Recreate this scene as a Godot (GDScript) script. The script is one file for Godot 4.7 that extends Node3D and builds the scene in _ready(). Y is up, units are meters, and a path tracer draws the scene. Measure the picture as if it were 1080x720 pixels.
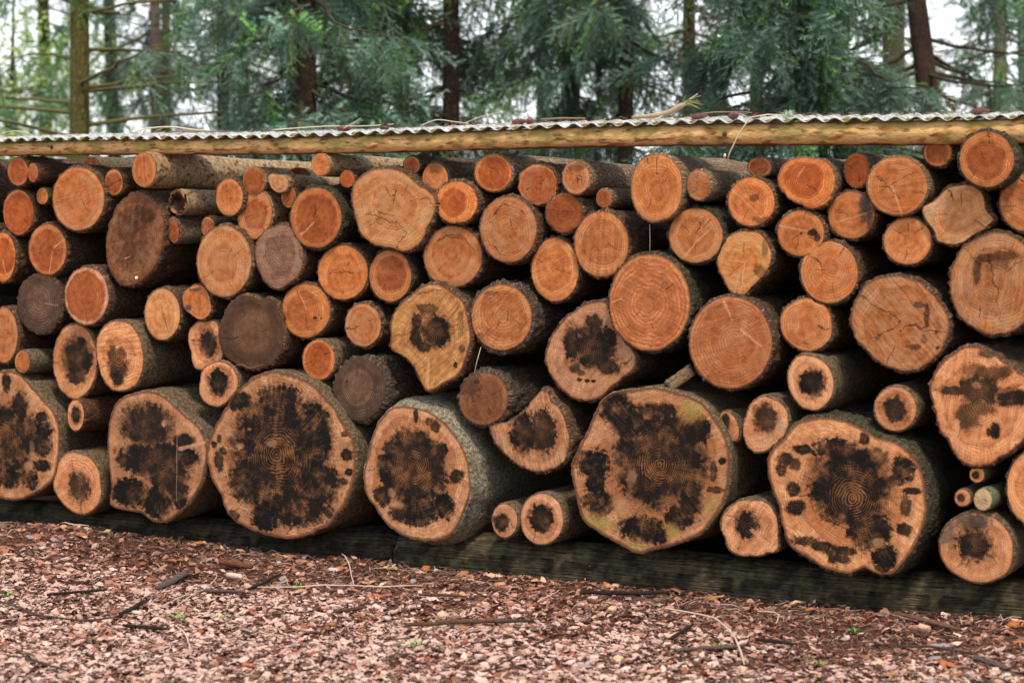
extends Node3D
# A stack of cut logs under a narrow corrugated roof at the edge of a spruce wood. One unit is one metre; the log ends face +z.

var rng := RandomNumberGenerator.new()
var specs: Array = []
var mats := {}
var na: PackedByteArray
var nb: PackedByteArray
var nc: PackedByteArray
var relief := FastNoiseLite.new()
const TEXELS := 640.0
const LUT := 512

func _ready():
	rng.seed = 71
	# ---------------------------------------------------------------- camera, sky, sun, exposure
	var cam := Camera3D.new()
	cam.name = "camera"
	cam.fov = 19.36
	cam.near = 0.05
	cam.far = 600.0
	add_child(cam)
	cam.position = Vector3(3.756,1.33,7.064)
	cam.rotation = Vector3(-deg_to_rad(2.713), deg_to_rad(28.0), 0)
	var lens := CameraAttributesPhysical.new()
	lens.frustum_focal_length = 70.0
	lens.frustum_focus_distance = 8.0
	lens.exposure_aperture = 2.8
	cam.attributes = lens
	cam.current = true
	var env := Environment.new()
	env.background_mode = Environment.BG_SKY
	var sky_mat := ProceduralSkyMaterial.new()
	sky_mat.sky_top_color = Color(0.72, 0.78, 0.86)
	sky_mat.sky_horizon_color = Color(0.99, 0.99, 1.0)
	sky_mat.sky_curve = 0.2
	sky_mat.ground_bottom_color = Color(0.30, 0.26, 0.22)
	sky_mat.ground_horizon_color = Color(0.5, 0.5, 0.48)
	sky_mat.sky_energy_multiplier = 0.92
	var sky := Sky.new()
	sky.sky_material = sky_mat
	env.sky = sky
	env.tonemap_mode = Environment.TONE_MAPPER_LINEAR
	env.tonemap_exposure = 2.5
	env.sdfgi_enabled = true
	env.ssao_enabled = true
	env.ssil_enabled = true
	var world := WorldEnvironment.new()
	world.name = "world_environment"
	world.environment = env
	add_child(world)
	var sun := DirectionalLight3D.new()
	sun.name = "sun"
	sun.light_color = Color(1.0, 0.95, 0.86)
	sun.light_energy = 0.5
	sun.light_angular_distance = 10.0
	sun.shadow_enabled = true
	add_child(sun)
	sun.look_at_from_position(Vector3(0.34, 0.88, 0.34), Vector3.ZERO, Vector3.UP)

	make_noise()
	make_materials()
	build_ground()
	build_stack()
	build_roof()
	build_wood()
	build_litter()
	build_twigs()

# ------------------------------------------------------------------ helpers
func put(o: Node3D, label: String, category: String, group := "") -> void:
	o.set_meta("label", label)
	o.set_meta("category", category)
	if group:
		o.set_meta("group", group)

func base(called: String, at: Vector3) -> Node3D:
	var o := Node3D.new()
	o.name = numbered(called)
	add_child(o)
	o.position = at
	return o

var used := {}
func numbered(called: String) -> String:
	if not used.has(called):
		used[called] = 0
		return called
	used[called] += 1
	return "%s_%03d" % [called, used[called]]

func obj(called: String, mesh: Mesh, mat: Material, parent: Node3D) -> MeshInstance3D:
	var o := MeshInstance3D.new()
	var k := 0
	var n := called
	while parent.has_node(n):
		k += 1
		n = "%s_%03d" % [called, k]
	o.name = n
	o.mesh = mesh
	if mat:
		o.material_override = mat
	parent.add_child(o, true)
	return o

func lone(called: String, mesh: Mesh, mat: Material) -> MeshInstance3D:
	var o := MeshInstance3D.new()
	o.name = numbered(called)
	o.mesh = mesh
	o.material_override = mat
	add_child(o)
	return o

func noise(seed_: int, freq: float, oct := 3, kind := FastNoiseLite.TYPE_SIMPLEX_SMOOTH) -> FastNoiseLite:
	var n := FastNoiseLite.new()
	n.seed = seed_
	n.frequency = freq
	n.noise_type = kind
	n.fractal_octaves = oct
	return n

func bytes_of(n: FastNoiseLite, w := 512, h := 512) -> PackedByteArray:
	var im := n.get_seamless_image(w, h)
	im.convert(Image.FORMAT_L8)
	return im.get_data()

func make_noise() -> void:
	na = bytes_of(noise(3, 0.16, 2))
	nb = bytes_of(noise(11, 0.035, 4))
	nc = bytes_of(noise(23, 0.012, 3))
	relief.seed = 5
	relief.frequency = 1.0
	relief.fractal_octaves = 3
	relief.noise_type = FastNoiseLite.TYPE_SIMPLEX_SMOOTH

func at(b: PackedByteArray, x: float, y: float) -> float:
	return b[((int(y) & 511) << 9) | (int(x) & 511)] / 255.0

func lin(r: float, g: float, b: float) -> Color:
	return Color(r, g, b).linear_to_srgb()

func plain(c: Color, rough := 0.9) -> StandardMaterial3D:
	var m := StandardMaterial3D.new()
	m.albedo_color = c
	m.roughness = rough
	m.metallic_specular = 0.3
	return m

func tex(im: Image) -> ImageTexture:
	return ImageTexture.create_from_image(im)

func textured(alb: Texture2D, high: Texture2D, tint: Color, bump_cm: float, rough := 0.92) -> StandardMaterial3D:
	var m := plain(tint, rough)
	m.albedo_texture = alb
	if high:
		m.heightmap_enabled = true
		m.heightmap_texture = high
		m.heightmap_scale = bump_cm
	return m

# pixels from a function of seamless noises: kind 0 furrowed bark, 1 smooth bark with lichen, 2 peeled wood
func bark_tex(kind: int) -> Array:
	var n := 512
	var al := PackedByteArray()
	al.resize(n * n * 3)
	var hi := PackedByteArray()
	hi.resize(n * n)
	for y in n:
		for x in n:
			var c := Color(1, 1, 1)
			var h := 0.5
			var fine := at(na, x * 2, y)
			var mid := at(nb, x, y)
			var big := at(nc, x, y)
			var yy := 256.0 - absf(y - 256.0)
			if kind == 0:
				# plates stretched along the stem (y), cracked across now and then
				var w := at(nb, x * 2.0 + mid * 30.0, yy * 0.35 + 100) 
				var r := absf(w - 0.5) * 2.0
				var cross := absf(at(nb, x * 0.5 + 200, y * 1.5 + fine * 12.0) - 0.5) * 2.0
				h = clampf(minf(r * 3.2, cross * 5.0 + 0.25), 0.0, 1.0) * (0.75 + 0.25 * fine)
				var v := 0.50 + 0.50 * h + (fine - 0.5) * 0.35
				c = Color(v, v * (0.96 + 0.08 * mid), v * (0.92 + 0.14 * big))
			elif kind == 1:
				var sp := at(nb, x * 2 + 77, y * 2 + 31)
				h = 0.5 + (mid - 0.5) * 0.5 + (fine - 0.5) * 0.3
				var v := 0.62 + 0.5 * (mid - 0.3) + (fine - 0.5) * 0.3
				c = Color(v, v, v * 0.97)
				if sp > 0.60:
					var k := clampf((sp - 0.60) * 8.0, 0.0, 1.0)
					c = c.lerp(Color(1.15, 1.11, 1.02), k * 0.7)
					h += 0.15 * k
				if big > 0.62:
					c = c.lerp(Color(0.50, 0.50, 0.30), clampf((big - 0.66) * 5.0, 0.0, 0.25))
				var fl := at(na, x * 0.5 + 9, y * 2 + 60)
				if fl > 0.70:
					c = c.lerp(Color(0.25, 0.21, 0.17), clampf((fl - 0.70) * 7.0, 0.0, 0.8))
					h -= 0.25
			elif kind == 3:
				var st := at(nb, x * 3, yy * 0.10)
				var st2 := at(na, x * 2, yy * 0.16)
				h = 0.5 + (st - 0.5) * 0.7 + (st2 - 0.5) * 0.3
				var v := 0.58 + (st - 0.5) * 0.28 + (st2 - 0.5) * 0.22 + (big - 0.5) * 0.5 + (mid - 0.5) * 0.35
				if absf(at(nb, x * 2 + 60, yy * 0.06 + 200) - 0.5) < 0.018:
					v *= 0.45
					h -= 0.35
				c = Color(v, v * 0.96, v * 0.88)
				c = c.lerp(Color(0.80, 0.80, 0.60), clampf((at(nc, x * 1.5 + 140, y + 70) - 0.45) * 3.0, 0.0, 0.7) * (0.3 + 0.7 * st))
				c = c.lerp(Color(0.3, 0.27, 0.24), 0.4 * clampf((0.46 - big) * 4.0, 0.0, 1.0))
			else:
				var st := at(na, x * 2, yy * 0.25)
				h = 0.5 + (st - 0.5) * 0.35 + (mid - 0.5) * 0.2
				var v := 0.78 + (st - 0.5) * 0.35 + (mid - 0.5) * 0.4
				c = Color(v, v * (0.95 + 0.08 * big), v * (0.86 + 0.2 * big))
				var pt := at(nb, x * 0.7 + 40, y * 0.5 + 10)
				if pt > 0.60:
					c = c.lerp(Color(0.42, 0.28, 0.18), clampf((pt - 0.60) * 5.0, 0.0, 0.75))
			var i := (y * n + x) * 3
			al[i] = int(clampf(c.r, 0, 1) * 255.0)
			al[i + 1] = int(clampf(c.g, 0, 1) * 255.0)
			al[i + 2] = int(clampf(c.b, 0, 1) * 255.0)
			hi[y * n + x] = int(clampf(h, 0, 1) * 255.0)
	return [tex(Image.create_from_data(n, n, false, Image.FORMAT_RGB8, al)), tex(Image.create_from_data(n, n, false, Image.FORMAT_L8, hi))]

func make_materials() -> void:
	var f := bark_tex(0)
	var s := bark_tex(1)
	var p := bark_tex(2)
	var q := bark_tex(3)
	mats.brown = textured(f[0], f[1], lin(0.215, 0.122, 0.073), 0.9)
	mats.tanbark = textured(f[0], f[1], lin(0.406, 0.265, 0.164), 0.8)
	mats.furrow = textured(f[0], f[1], lin(0.203, 0.140, 0.098), 1.4)
	mats.redbark = textured(f[0], f[1], lin(0.187, 0.082, 0.047), 0.7)
	mats.mossy = textured(f[0], f[1], lin(0.117, 0.094, 0.055), 0.9)
	mats.greyb = textured(s[0], s[1], lin(0.250, 0.174, 0.114), 0.9)
	mats.silver = textured(s[0], s[1], lin(0.43, 0.365, 0.285), 1.0)
	mats.greenb = textured(s[0], s[1], lin(0.234, 0.242, 0.156), 0.3)
	mats.peeled = textured(p[0], p[1], lin(0.468, 0.312, 0.179), 0.25, 0.75)
	mats.beam = textured(q[0], q[1], lin(0.150, 0.128, 0.094), 0.7)
	mats.beam_old = textured(q[0], q[1], lin(0.088, 0.074, 0.064), 0.7)
	mats.trunk_moss = textured(f[0], f[1], lin(0.265, 0.234, 0.070), 1.0)
	mats.trunk_brown = textured(f[0], f[1], lin(0.117, 0.078, 0.051), 1.5)
	mats.trunk_pink = textured(f[0], f[1], lin(0.390, 0.281, 0.218), 1.0)
	mats.trunk_pale = textured(s[0], s[1], lin(0.484, 0.421, 0.328), 1.0)
	mats.trunk_green = textured(f[0], f[1], lin(0.101, 0.109, 0.039), 1.0)
	mats.trunk_red = textured(f[0], f[1], lin(0.211, 0.125, 0.086), 1.5)
	mats.limb = plain(lin(0.066, 0.051, 0.031))
	mats.limb_moss = plain(lin(0.133, 0.117, 0.043))
	mats.far_end = plain(lin(0.42, 0.25, 0.13))

# a tube through points, with u round it and v along it
func tube(pts: Array, radii: Array, seg: int, rough := 0.0, vscale := 2.0, cap := true) -> ArrayMesh:
	var st := SurfaceTool.new()
	st.begin(Mesh.PRIMITIVE_TRIANGLES)
	tube_into(st, pts, radii, seg, rough, vscale, cap)
	st.generate_normals()
	return st.commit()

func tube_into(st: SurfaceTool, pts: Array, radii: Array, seg: int, rough := 0.0, vscale := 2.0, cap := true, first := 0) -> int:
	var along := 0.0
	var side := Vector3.ZERO
	var n := pts.size()
	var around := maxf(1.0, roundf(radii[0] * TAU * vscale))
	for i in n:
		var dir: Vector3 = (pts[mini(i + 1, n - 1)] - pts[maxi(i - 1, 0)]).normalized()
		if side == Vector3.ZERO:
			side = dir.cross(Vector3(0.31, 0.17, 0.93) if absf(dir.z) < 0.8 else Vector3(1, 0.2, 0)).normalized()
		side = (side - dir * side.dot(dir)).normalized()
		var up := dir.cross(side)
		if i > 0:
			along += (pts[i] - pts[i - 1]).length()
		for k in seg + 1:
			var q := TAU * (k % seg) / seg
			var p: Vector3 = side * cos(q) + up * sin(q)
			var r: float = radii[i]
			if rough > 0.0:
				var w: Vector3 = pts[i] + p * r
				r *= 1.0 + rough * relief.get_noise_3d(w.x * 9.0, w.y * 9.0, w.z * 9.0)
			st.set_uv(Vector2(float(k) / seg * around, along * vscale))
			st.add_vertex(pts[i] + p * r)
	for i in n - 1:
		for k in seg:
			var a := first + i * (seg + 1) + k
			var b := a + seg + 1
			for v in [a, b + 1, b, a, a + 1, b + 1]:
				st.add_index(v)
	var next := first + n * (seg + 1)
	if cap:
		for e in 2:
			var o := first + (0 if e == 0 else (n - 1) * (seg + 1))
			st.set_uv(Vector2(0.5, 0.5))
			st.add_vertex(pts[0] if e == 0 else pts[n - 1])
			for k in seg:
				for v in ([next, o + k, o + k + 1] if e == 1 else [next, o + k + 1, o + k]):
					st.add_index(v)
			next += 1
	return next

# ------------------------------------------------------------------ ground
func ground_y(x: float, z: float) -> float:
	var h := relief.get_noise_2d(x * 1.3, z * 1.3) * 0.016 + relief.get_noise_2d(x * 5.0 + 40.0, z * 5.0) * 0.006
	# litter banked against the far beam
	h += 0.055 * exp(-pow((x + 2.35) / 0.75, 2.0) - pow((z - 0.15) / 0.35, 2.0))
	h -= 0.012 * exp(-pow((x - 1.2) / 1.0, 2.0) - pow((z - 0.1) / 0.3, 2.0))
	if z < -3.0:
		h += relief.get_noise_2d(x * 0.12, z * 0.12) * 0.25 * clampf((-z - 3.0) / 6.0, 0, 1)
	return h

func axis_steps(lo: float, hi: float, step: float, ends: Array) -> Array:
	var out := []
	for e in ends:
		if e < lo:
			out.append(e)
	var v := lo
	while v <= hi + 0.0001:
		out.append(v)
		v += step
	for e in ends:
		if e > hi:
			out.append(e)
	return out

func build_ground() -> void:
	var xs := axis_steps(-4.2, 3.6, 0.04, [-300, -140, -70, -40, -25, -16, -11, -8, -6.5, -5.2, 4.5, 6, 8, 11, 16, 25, 40, 70, 140, 300])
	var zs := axis_steps(-0.6, 3.0, 0.04, [-300, -140, -70, -45, -32, -25, -20, -16, -13, -10, -8, -6, -4.5, -3, -2, -1.2, 3.8, 5, 7, 10, 16, 30, 70, 140, 300])
	var st := SurfaceTool.new()
	st.begin(Mesh.PRIMITIVE_TRIANGLES)
	for z in zs:
		for x in xs:
			st.set_uv(Vector2(x, z))
			st.add_vertex(Vector3(x, ground_y(x, z), z))
	var w := xs.size()
	for j in zs.size() - 1:
		for i in w - 1:
			var a := j * w + i
			for v in [a, a + 1, a + w + 1, a, a + w + 1, a + w]:
				st.add_index(v)
	st.generate_normals()
	var n := 512
	var al := PackedByteArray()
	al.resize(n * n * 3)
	var hi := PackedByteArray()
	hi.resize(n * n)
	for y in n:
		for x in n:
			var fine := at(na, x * 2, y * 2)
			var streak := at(na, x, y * 3 + at(nb, x, y) * 60.0)
			var mid := at(nb, x * 2, y * 2)
			var c := Color(0.45, 0.27, 0.20).lerp(Color(0.31, 0.18, 0.14), clampf((mid - 0.35) * 2.5, 0, 1))
			c = c.lerp(Color(0.62, 0.42, 0.30), clampf((streak - 0.58) * 5.0, 0, 0.8))
			c = c.lerp(Color(0.16, 0.11, 0.09), clampf((0.36 - fine) * 5.0, 0, 0.8))
			var i := (y * n + x) * 3
			al[i] = int(c.r * 255.0)
			al[i + 1] = int(c.g * 255.0)
			al[i + 2] = int(c.b * 255.0)
			hi[y * n + x] = int(clampf(fine * 0.5 + streak * 0.5, 0, 1) * 255.0)
	var m := textured(tex(Image.create_from_data(n, n, false, Image.FORMAT_RGB8, al)), tex(Image.create_from_data(n, n, false, Image.FORMAT_L8, hi)), Color(0.87, 0.87, 0.87), 1.2)
	m.uv1_scale = Vector3(1.6, 1.6, 1)
	mats.ground = m
	var g := lone("ground", st.commit(), m)
	g.set_meta("kind", "structure")

# ------------------------------------------------------------------ the stack
const STYLE := {
	"red": {"sap": [212, 126, 70], "heart": [176, 90, 44], "hr": 0.88, "ring": 0.13, "sp": 0.0100},
	"orange": {"sap": [216, 134, 76], "heart": [200, 116, 62], "hr": 0.82, "ring": 0.09, "sp": 0.0100},
	"bigred": {"sap": [220, 136, 78], "heart": [204, 116, 66], "hr": 0.93, "ring": 0.10, "sp": 0.0125},
	"brownred": {"sap": [206, 140, 100], "heart": [170, 88, 46], "hr": 0.88, "ring": 0.10, "sp": 0.010},
	"tan": {"sap": [216, 134, 78], "heart": [206, 122, 68], "hr": 0.74, "ring": 0.07, "sp": 0.0100},
	"pale": {"sap": [220, 150, 94], "heart": [214, 140, 84], "hr": 0.6, "ring": 0.03, "sp": 0.010},
	"yellow": {"sap": [218, 146, 82], "heart": [212, 136, 72], "hr": 0.6, "ring": 0.08, "sp": 0.010},
	"cream": {"sap": [224, 190, 144], "heart": [218, 180, 134], "hr": 0.5, "ring": 0.05, "sp": 0.008},
	"brown": {"sap": [146, 88, 52], "heart": [132, 78, 46], "hr": 0.7, "ring": 0.14, "sp": 0.0100},
	"grey": {"sap": [168, 122, 94], "heart": [152, 108, 82], "hr": 0.6, "ring": 0.07, "sp": 0.010},
	"dark": {"sap": [90, 64, 48], "heart": [116, 82, 60], "hr": 0.55, "ring": 0.26, "sp": 0.0095},
	"rot": {"sap": [218, 149, 102], "heart": [210, 139, 92], "hr": 0.7, "ring": 0.07, "sp": 0.0095},
	"rotyellow": {"sap": [220, 150, 86], "heart": [214, 142, 80], "hr": 0.7, "ring": 0.08, "sp": 0.0095},
	"rotring": {"sap": [216, 149, 100], "heart": [202, 130, 82], "hr": 0.72, "ring": 0.08, "sp": 0.0098},
}
const TINT := {1: [224, 176, 136], 2: [186, 164, 144], 3: [86, 74, 68], 4: [140, 90, 54], 5: [64, 50, 42], 6: [172, 150, 76]}
const LINE := {0: [34, 24, 19], 1: [222, 162, 122], 2: [214, 196, 172], 4: [118, 60, 34], 5: [156, 88, 62], 6: [70, 40, 26]}
const BARK := {"brown": 0.009, "furrow": 0.015, "tanbark": 0.006, "redbark": 0.007, "mossy": 0.010, "greyb": 0.006, "silver": 0.007, "greenb": 0.003, "peeled": 0.0025}

func log_end(where: Vector3, yaw: float, outline: Array, style: String, bark: String, opt: Dictionary, label: String) -> void:
	# radius of the sawn face for each direction, smooth through the outline's points
	var pts := []
	for i in range(0, outline.size(), 2):
		pts.append(Vector2(atan2(outline[i + 1], outline[i]), Vector2(outline[i], outline[i + 1]).length()))
	pts.sort_custom(func(p, q): return p.x < q.x)
	var n := pts.size()
	var lut := PackedFloat32Array()
	lut.resize(LUT)
	var seed_ := specs.size() * 17.31
	var rough: float = opt.get("rough", 0.012) + 0.007
	var mean := 0.0
	for k in LUT:
		var q := -PI + TAU * k / LUT
		var j := 0
		while j < n and pts[j].x <= q:
			j += 1
		var ang := func(i: int) -> float: return pts[posmod(i, n)].x + TAU * floorf(float(i) / n)
		var a0: float = ang.call(j - 1)
		var r0: float = pts[posmod(j - 1, n)].y
		var r1: float = pts[posmod(j, n)].y
		var t1: float = ang.call(j) - a0
		var w: float = clampf((q - a0) / maxf(t1, 0.0001), 0, 1)
		var r: float = lerpf(cubic_interpolate_in_time(r0, r1, pts[posmod(j - 2, n)].y, pts[posmod(j + 1, n)].y, w, t1, ang.call(j - 2) - a0, ang.call(j + 1) - a0), lerpf(r0, r1, w), 0.3)
		var c := Vector2(cos(q), sin(q))
		r *= 1.0 + rough * (relief.get_noise_3d(c.x * 3.0, c.y * 3.0, seed_) * 0.9 + relief.get_noise_3d(c.x * 11.0, c.y * 11.0, seed_) * 0.6)
		lut[k] = r
		mean += r / LUT
	specs.append({"at": where, "yaw": yaw, "lut": lut, "mean": mean, "style": style, "bark": bark, "opt": opt, "label": label, "seed": seed_})

func build_stack() -> void:
	log_end(Vector3(-2.565,1.676,.023),0,[.062,-.001,.055,-.028,.038,-.05,.013,-.062,-.015,-.061,-.039,-.049,-.056,-.026,-.062,.001,-.056,.028,-.038,.05,-.013,.062,.015,.061,.039,.049,.056,.026],"red","brown",{},"dull red log end tucked under the far end of the pole")
	log_end(Vector3(-2.466,1.669,.036),-9,[.038,-.001,.034,-.019,.023,-.034,.008,-.042,-.009,-.041,-.024,-.033,-.034,-.018,-.038,.001,-.034,.019,-.023,.034,-.008,.042,.009,.041,.024,.033,.034,.018],"red","redbark",{},"small reddish log turned sideways beside the dull red one under the pole")
	log_end(Vector3(-2.198,1.548,.037),0,[.149,-.002,.134,-.063,.092,-.113,.032,-.14,-.035,-.14,-.096,-.112,-.137,-.061,-.152,.002,-.136,.064,-.093,.114,-.032,.141,.035,.139,.095,.111,.135,.06],"orange","brown",{},"large orange log with even rings above the brown oval log's shoulder")
	log_end(Vector3(-2.015,1.62,.011),0,[.05,-.001,.045,-.026,.031,-.047,.01,-.058,-.012,-.058,-.032,-.046,-.046,-.025,-.05,.001,-.045,.026,-.031,.047,-.01,.058,.012,.058,.032,.046,.045,.025],"red","brown",{"lines":[[-.039,-.026,.039,.011,.002,0]]},"dark red log with a slanting split, touching the large orange ringed log")
	log_end(Vector3(-1.769,1.668,.106),-4,[.071,-.001,.064,-.034,.044,-.06,.015,-.075,-.017,-.074,-.046,-.059,-.065,-.032,-.072,.001,-.064,.035,-.044,.061,-.015,.075,.017,.074,.045,.059,.065,.032],"tan","peeled",{"taper":-.03},"peeled tan log propping the pole, its smooth flank lying in sun")
	log_end(Vector3(-2.451,1.564,-.01),0,[.034,0,.03,-.017,.021,-.03,.007,-.037,-.008,-.037,-.022,-.03,-.031,-.016,-.034,0,-.03,.017,-.021,.03,-.007,.037,.008,.037,.022,.03,.031,.016],"tan","brown",{},"tiny tan pole end wedged in the dark gap near the red oval log")
	log_end(Vector3(-2.595,1.492,-.011),0,[.092,-.001,.082,-.046,.056,-.082,.019,-.102,-.022,-.102,-.059,-.081,-.084,-.045,-.092,.001,-.082,.046,-.056,.082,-.019,.102,.022,.101,.058,.081,.083,.044],"red","brown",{},"red oval log with pale rim at the far end of the second row")
	log_end(Vector3(-2.682,1.284,-.001),0,[.075,0,.066,-.05,.045,-.091,.015,-.113,-.018,-.114,-.048,-.091,-.068,-.051,-.075,0,-.067,.05,-.045,.091,-.015,.113,.018,.113,.048,.091,.068,.05],"red","brown",{"lines":[[0,-.016,.018,-.086,.005,1]]},"red log with a pale streak, cut by the picture edge under the second row")
	log_end(Vector3(-2.403,1.319,.011),0,[.113,0,.101,-.05,.069,-.091,.024,-.114,-.027,-.114,-.072,-.092,-.103,-.051,-.114,0,-.102,.051,-.07,.092,-.024,.114,.027,.114,.072,.091,.102,.05],"red","brown",{"lines":[[.009,-.103,.027,-.013,.007,1],[.041,.009,.102,.047,.007,1]]},"reddish log with two pale knot streaks forming a V")
	log_end(Vector3(-1.882,1.367,.034),0,[-.076,.162,-.021,.195,.04,.204,.11,.169,.158,.091,.157,.004,.129,-.091,.079,-.152,.008,-.198,-.07,-.207,-.141,-.136,-.163,-.052,-.145,.049,-.116,.114],"brown","brown",{"blots":[[-.034,.048,.055,.052,.25],[.055,.109,.066,.035,.2],[-.013,-.065,.088,.052,.15]],"lines":[[-.052,-.088,-.026,-.078,.006,1]]},"big brown oval log with greyed face and a tiny white tag")
	log_end(Vector3(-1.689,1.404,.01),-12,[.04,.003,.041,-.021,.034,-.041,.02,-.053,.002,-.055,-.017,-.046,-.032,-.027,-.041,-.004,-.042,.021,-.034,.041,-.02,.054,-.002,.055,.016,.046,.032,.027],"red","greyb",{},"narrow red slanted cut with white rim, beside the big brown oval log")
	log_end(Vector3(-1.66,1.527,.011),-12,[.059,-.001,.053,-.025,.036,-.044,.012,-.054,-.014,-.054,-.037,-.043,-.054,-.023,-.059,.001,-.053,.025,-.036,.044,-.013,.054,.014,.054,.037,.042,.053,.023],"rot","peeled",{"blots":[[-.003,0,.047,.04,1],[-.013,.033,.018,.009,.7],[.013,-.039,.016,.01,.6]],"rough":.09,"hollow":.03},"small log with a hollow splintered end beneath the peeled tan log")
	log_end(Vector3(-1.369,1.545,.029),0,[.072,-.001,.065,-.036,.045,-.063,.016,-.079,-.017,-.078,-.046,-.063,-.066,-.034,-.073,.001,-.066,.036,-.045,.064,-.016,.079,.017,.078,.046,.062,.066,.034],"orange","brown",{},"smooth orange log leaning on the hollow splintered small log")
	log_end(Vector3(-1.251,1.615,.014),0,[.059,-.001,.053,-.026,.036,-.047,.013,-.058,-.014,-.057,-.037,-.046,-.054,-.025,-.059,.001,-.053,.026,-.037,.047,-.013,.058,.014,.057,.037,.045,.053,.025],"red","peeled",{"rough":.10},"rough splintered red log just under the pole's shadow")
	log_end(Vector3(-1.119,1.602,.021),0,[-.053,.031,-.006,.033,.052,.013,.05,-.017,.008,-.04,-.025,-.028,-.045,-.002],"pale","peeled",{"rough":.02,"flat":1},"split half-round pale billet lying in the top row")
	log_end(Vector3(-1.086,1.544,-.008),0,[.038,0,.034,-.02,.023,-.036,.008,-.045,-.009,-.045,-.024,-.036,-.034,-.02,-.038,0,-.034,.02,-.023,.036,-.008,.045,.009,.045,.024,.036,.034,.02],"red","brown",{},"small orange-red log pressed against the red log with a star crack")
	log_end(Vector3(-1.25,1.47,.008),0,[.089,-.011,.072,-.056,.041,-.09,.001,-.106,-.038,-.102,-.071,-.077,-.089,-.036,-.089,.011,-.072,.056,-.041,.09,-.001,.106,.038,.101,.07,.076,.088,.036],"red","peeled",{"hr":.62},"orange-red log with thick pale rim above the grey weathered log")
	log_end(Vector3(-1.534,1.419,-.037),-5,[.037,0,.033,-.019,.023,-.034,.008,-.042,-.009,-.042,-.024,-.034,-.034,-.019,-.037,0,-.033,.019,-.023,.034,-.008,.042,.009,.042,.023,.033,.034,.018],"red","brown",{},"small red log end above the large orange ringed disc")
	log_end(Vector3(-1.394,1.269,.035),0,[.145,0,.13,-.066,.09,-.12,.031,-.151,-.034,-.151,-.093,-.122,-.133,-.068,-.147,0,-.132,.067,-.09,.121,-.031,.151,.034,.151,.092,.121,.131,.067],"orange","brown",{"tints":[[0,.009,.073,.06,.22,1],[.086,-.023,.012,.008,.9,2]],"hr":.5},"large bright orange log with pale centre and tiny grey fleck")
	log_end(Vector3(-1.109,1.293,.03),0,[.014,.132,.059,.123,.099,.085,.12,.027,.118,-.039,.088,-.09,.037,-.123,-.009,-.141,-.064,-.12,-.105,-.066,-.125,-.007,-.119,.052,-.083,.098,-.032,.123],"grey","brown",{"lines":[[-.073,.023,-.079,-.015,.004,0],[.098,.027,.11,-.023,.003,0]]},"weathered grey log with vertical saw grain beside the bright orange log")
	log_end(Vector3(-.918,1.454,.036),0,[.129,-.001,.116,-.056,.08,-.1,.028,-.125,-.03,-.125,-.082,-.1,-.118,-.055,-.131,.001,-.117,.057,-.081,.101,-.028,.125,.029,.124,.081,.099,.116,.054],"red","mossy",{"lines":[[-.073,-.069,-.008,-.022,.013,1],[-.006,-.006,.01,.031,.004,0],[.007,-.035,.031,-.051,.002,0]]},"red log with a small star crack and a pale wedge")
	log_end(Vector3(-.89,1.676,.042),-3,[.048,-.001,.043,-.021,.03,-.037,.011,-.045,-.011,-.045,-.031,-.035,-.044,-.019,-.049,.001,-.044,.021,-.03,.037,-.011,.045,.011,.045,.03,.035,.044,.019],"tan","peeled",{},"small tan log with long peeled flank under the pole")
	log_end(Vector3(-.78,1.616,.007),0,[.036,-.001,.033,-.016,.023,-.029,.008,-.035,-.008,-.035,-.023,-.028,-.033,-.015,-.037,.001,-.033,.016,-.023,.029,-.008,.035,.008,.035,.023,.028,.033,.015],"red","brown",{},"small red log touching the broad pale hexagonal log")
	log_end(Vector3(-.8,1.224,.011),0,[.125,.001,.112,-.049,.078,-.089,.027,-.112,-.029,-.112,-.079,-.091,-.114,-.051,-.127,-.001,-.114,.049,-.078,.09,-.027,.112,.028,.112,.078,.09,.113,.05],"orange","brown",{"lines":[[-.072,-.005,.055,0,.003,0]],"hr":.66},"orange log with a darker inner disc below the star-cracked red log")
	log_end(Vector3(-.531,1.486,.053),0,[-.189,.099,-.117,.155,-.031,.167,.054,.148,.129,.094,.203,.041,.207,-.006,.165,-.078,.137,-.138,.072,-.17,-.013,-.158,-.099,-.138,-.166,-.076,-.185,-.011,-.196,.054],"pale","brown",{"lines":[[-.127,-.016,-.07,-.027,.003,0],[-.07,-.027,.02,-.061,.003,0],[-.06,-.004,.018,-.033,.002,0],[.017,-.053,.07,-.095,.003,0],[.07,-.098,.017,-.158,.004,0],[-.001,.021,.016,.08,.004,0],[.047,.05,.072,.107,.003,0],[.124,.026,.166,.042,.002,0],[.166,.042,.203,.01,.002,0]],"rough":.02},"broad pale hexagonal log with stepped saw cracks")
	log_end(Vector3(-.475,1.667,-.009),0,[.04,-.001,.036,-.017,.025,-.029,.009,-.036,-.009,-.036,-.025,-.029,-.036,-.015,-.04,.001,-.036,.017,-.025,.03,-.009,.036,.009,.036,.025,.029,.036,.015],"red","brown",{},"small dark red log just above the pale hexagonal log")
	log_end(Vector3(-.352,1.608,.008),0,[.06,-.001,.054,-.029,.037,-.052,.013,-.065,-.014,-.064,-.038,-.051,-.055,-.028,-.061,.001,-.054,.03,-.038,.052,-.013,.065,.014,.064,.038,.051,.054,.028],"orange","brown",{"blots":[[.008,.05,.028,.024,.35]]},"orange log with brown-stained top, between two red ones under the pole")
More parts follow.
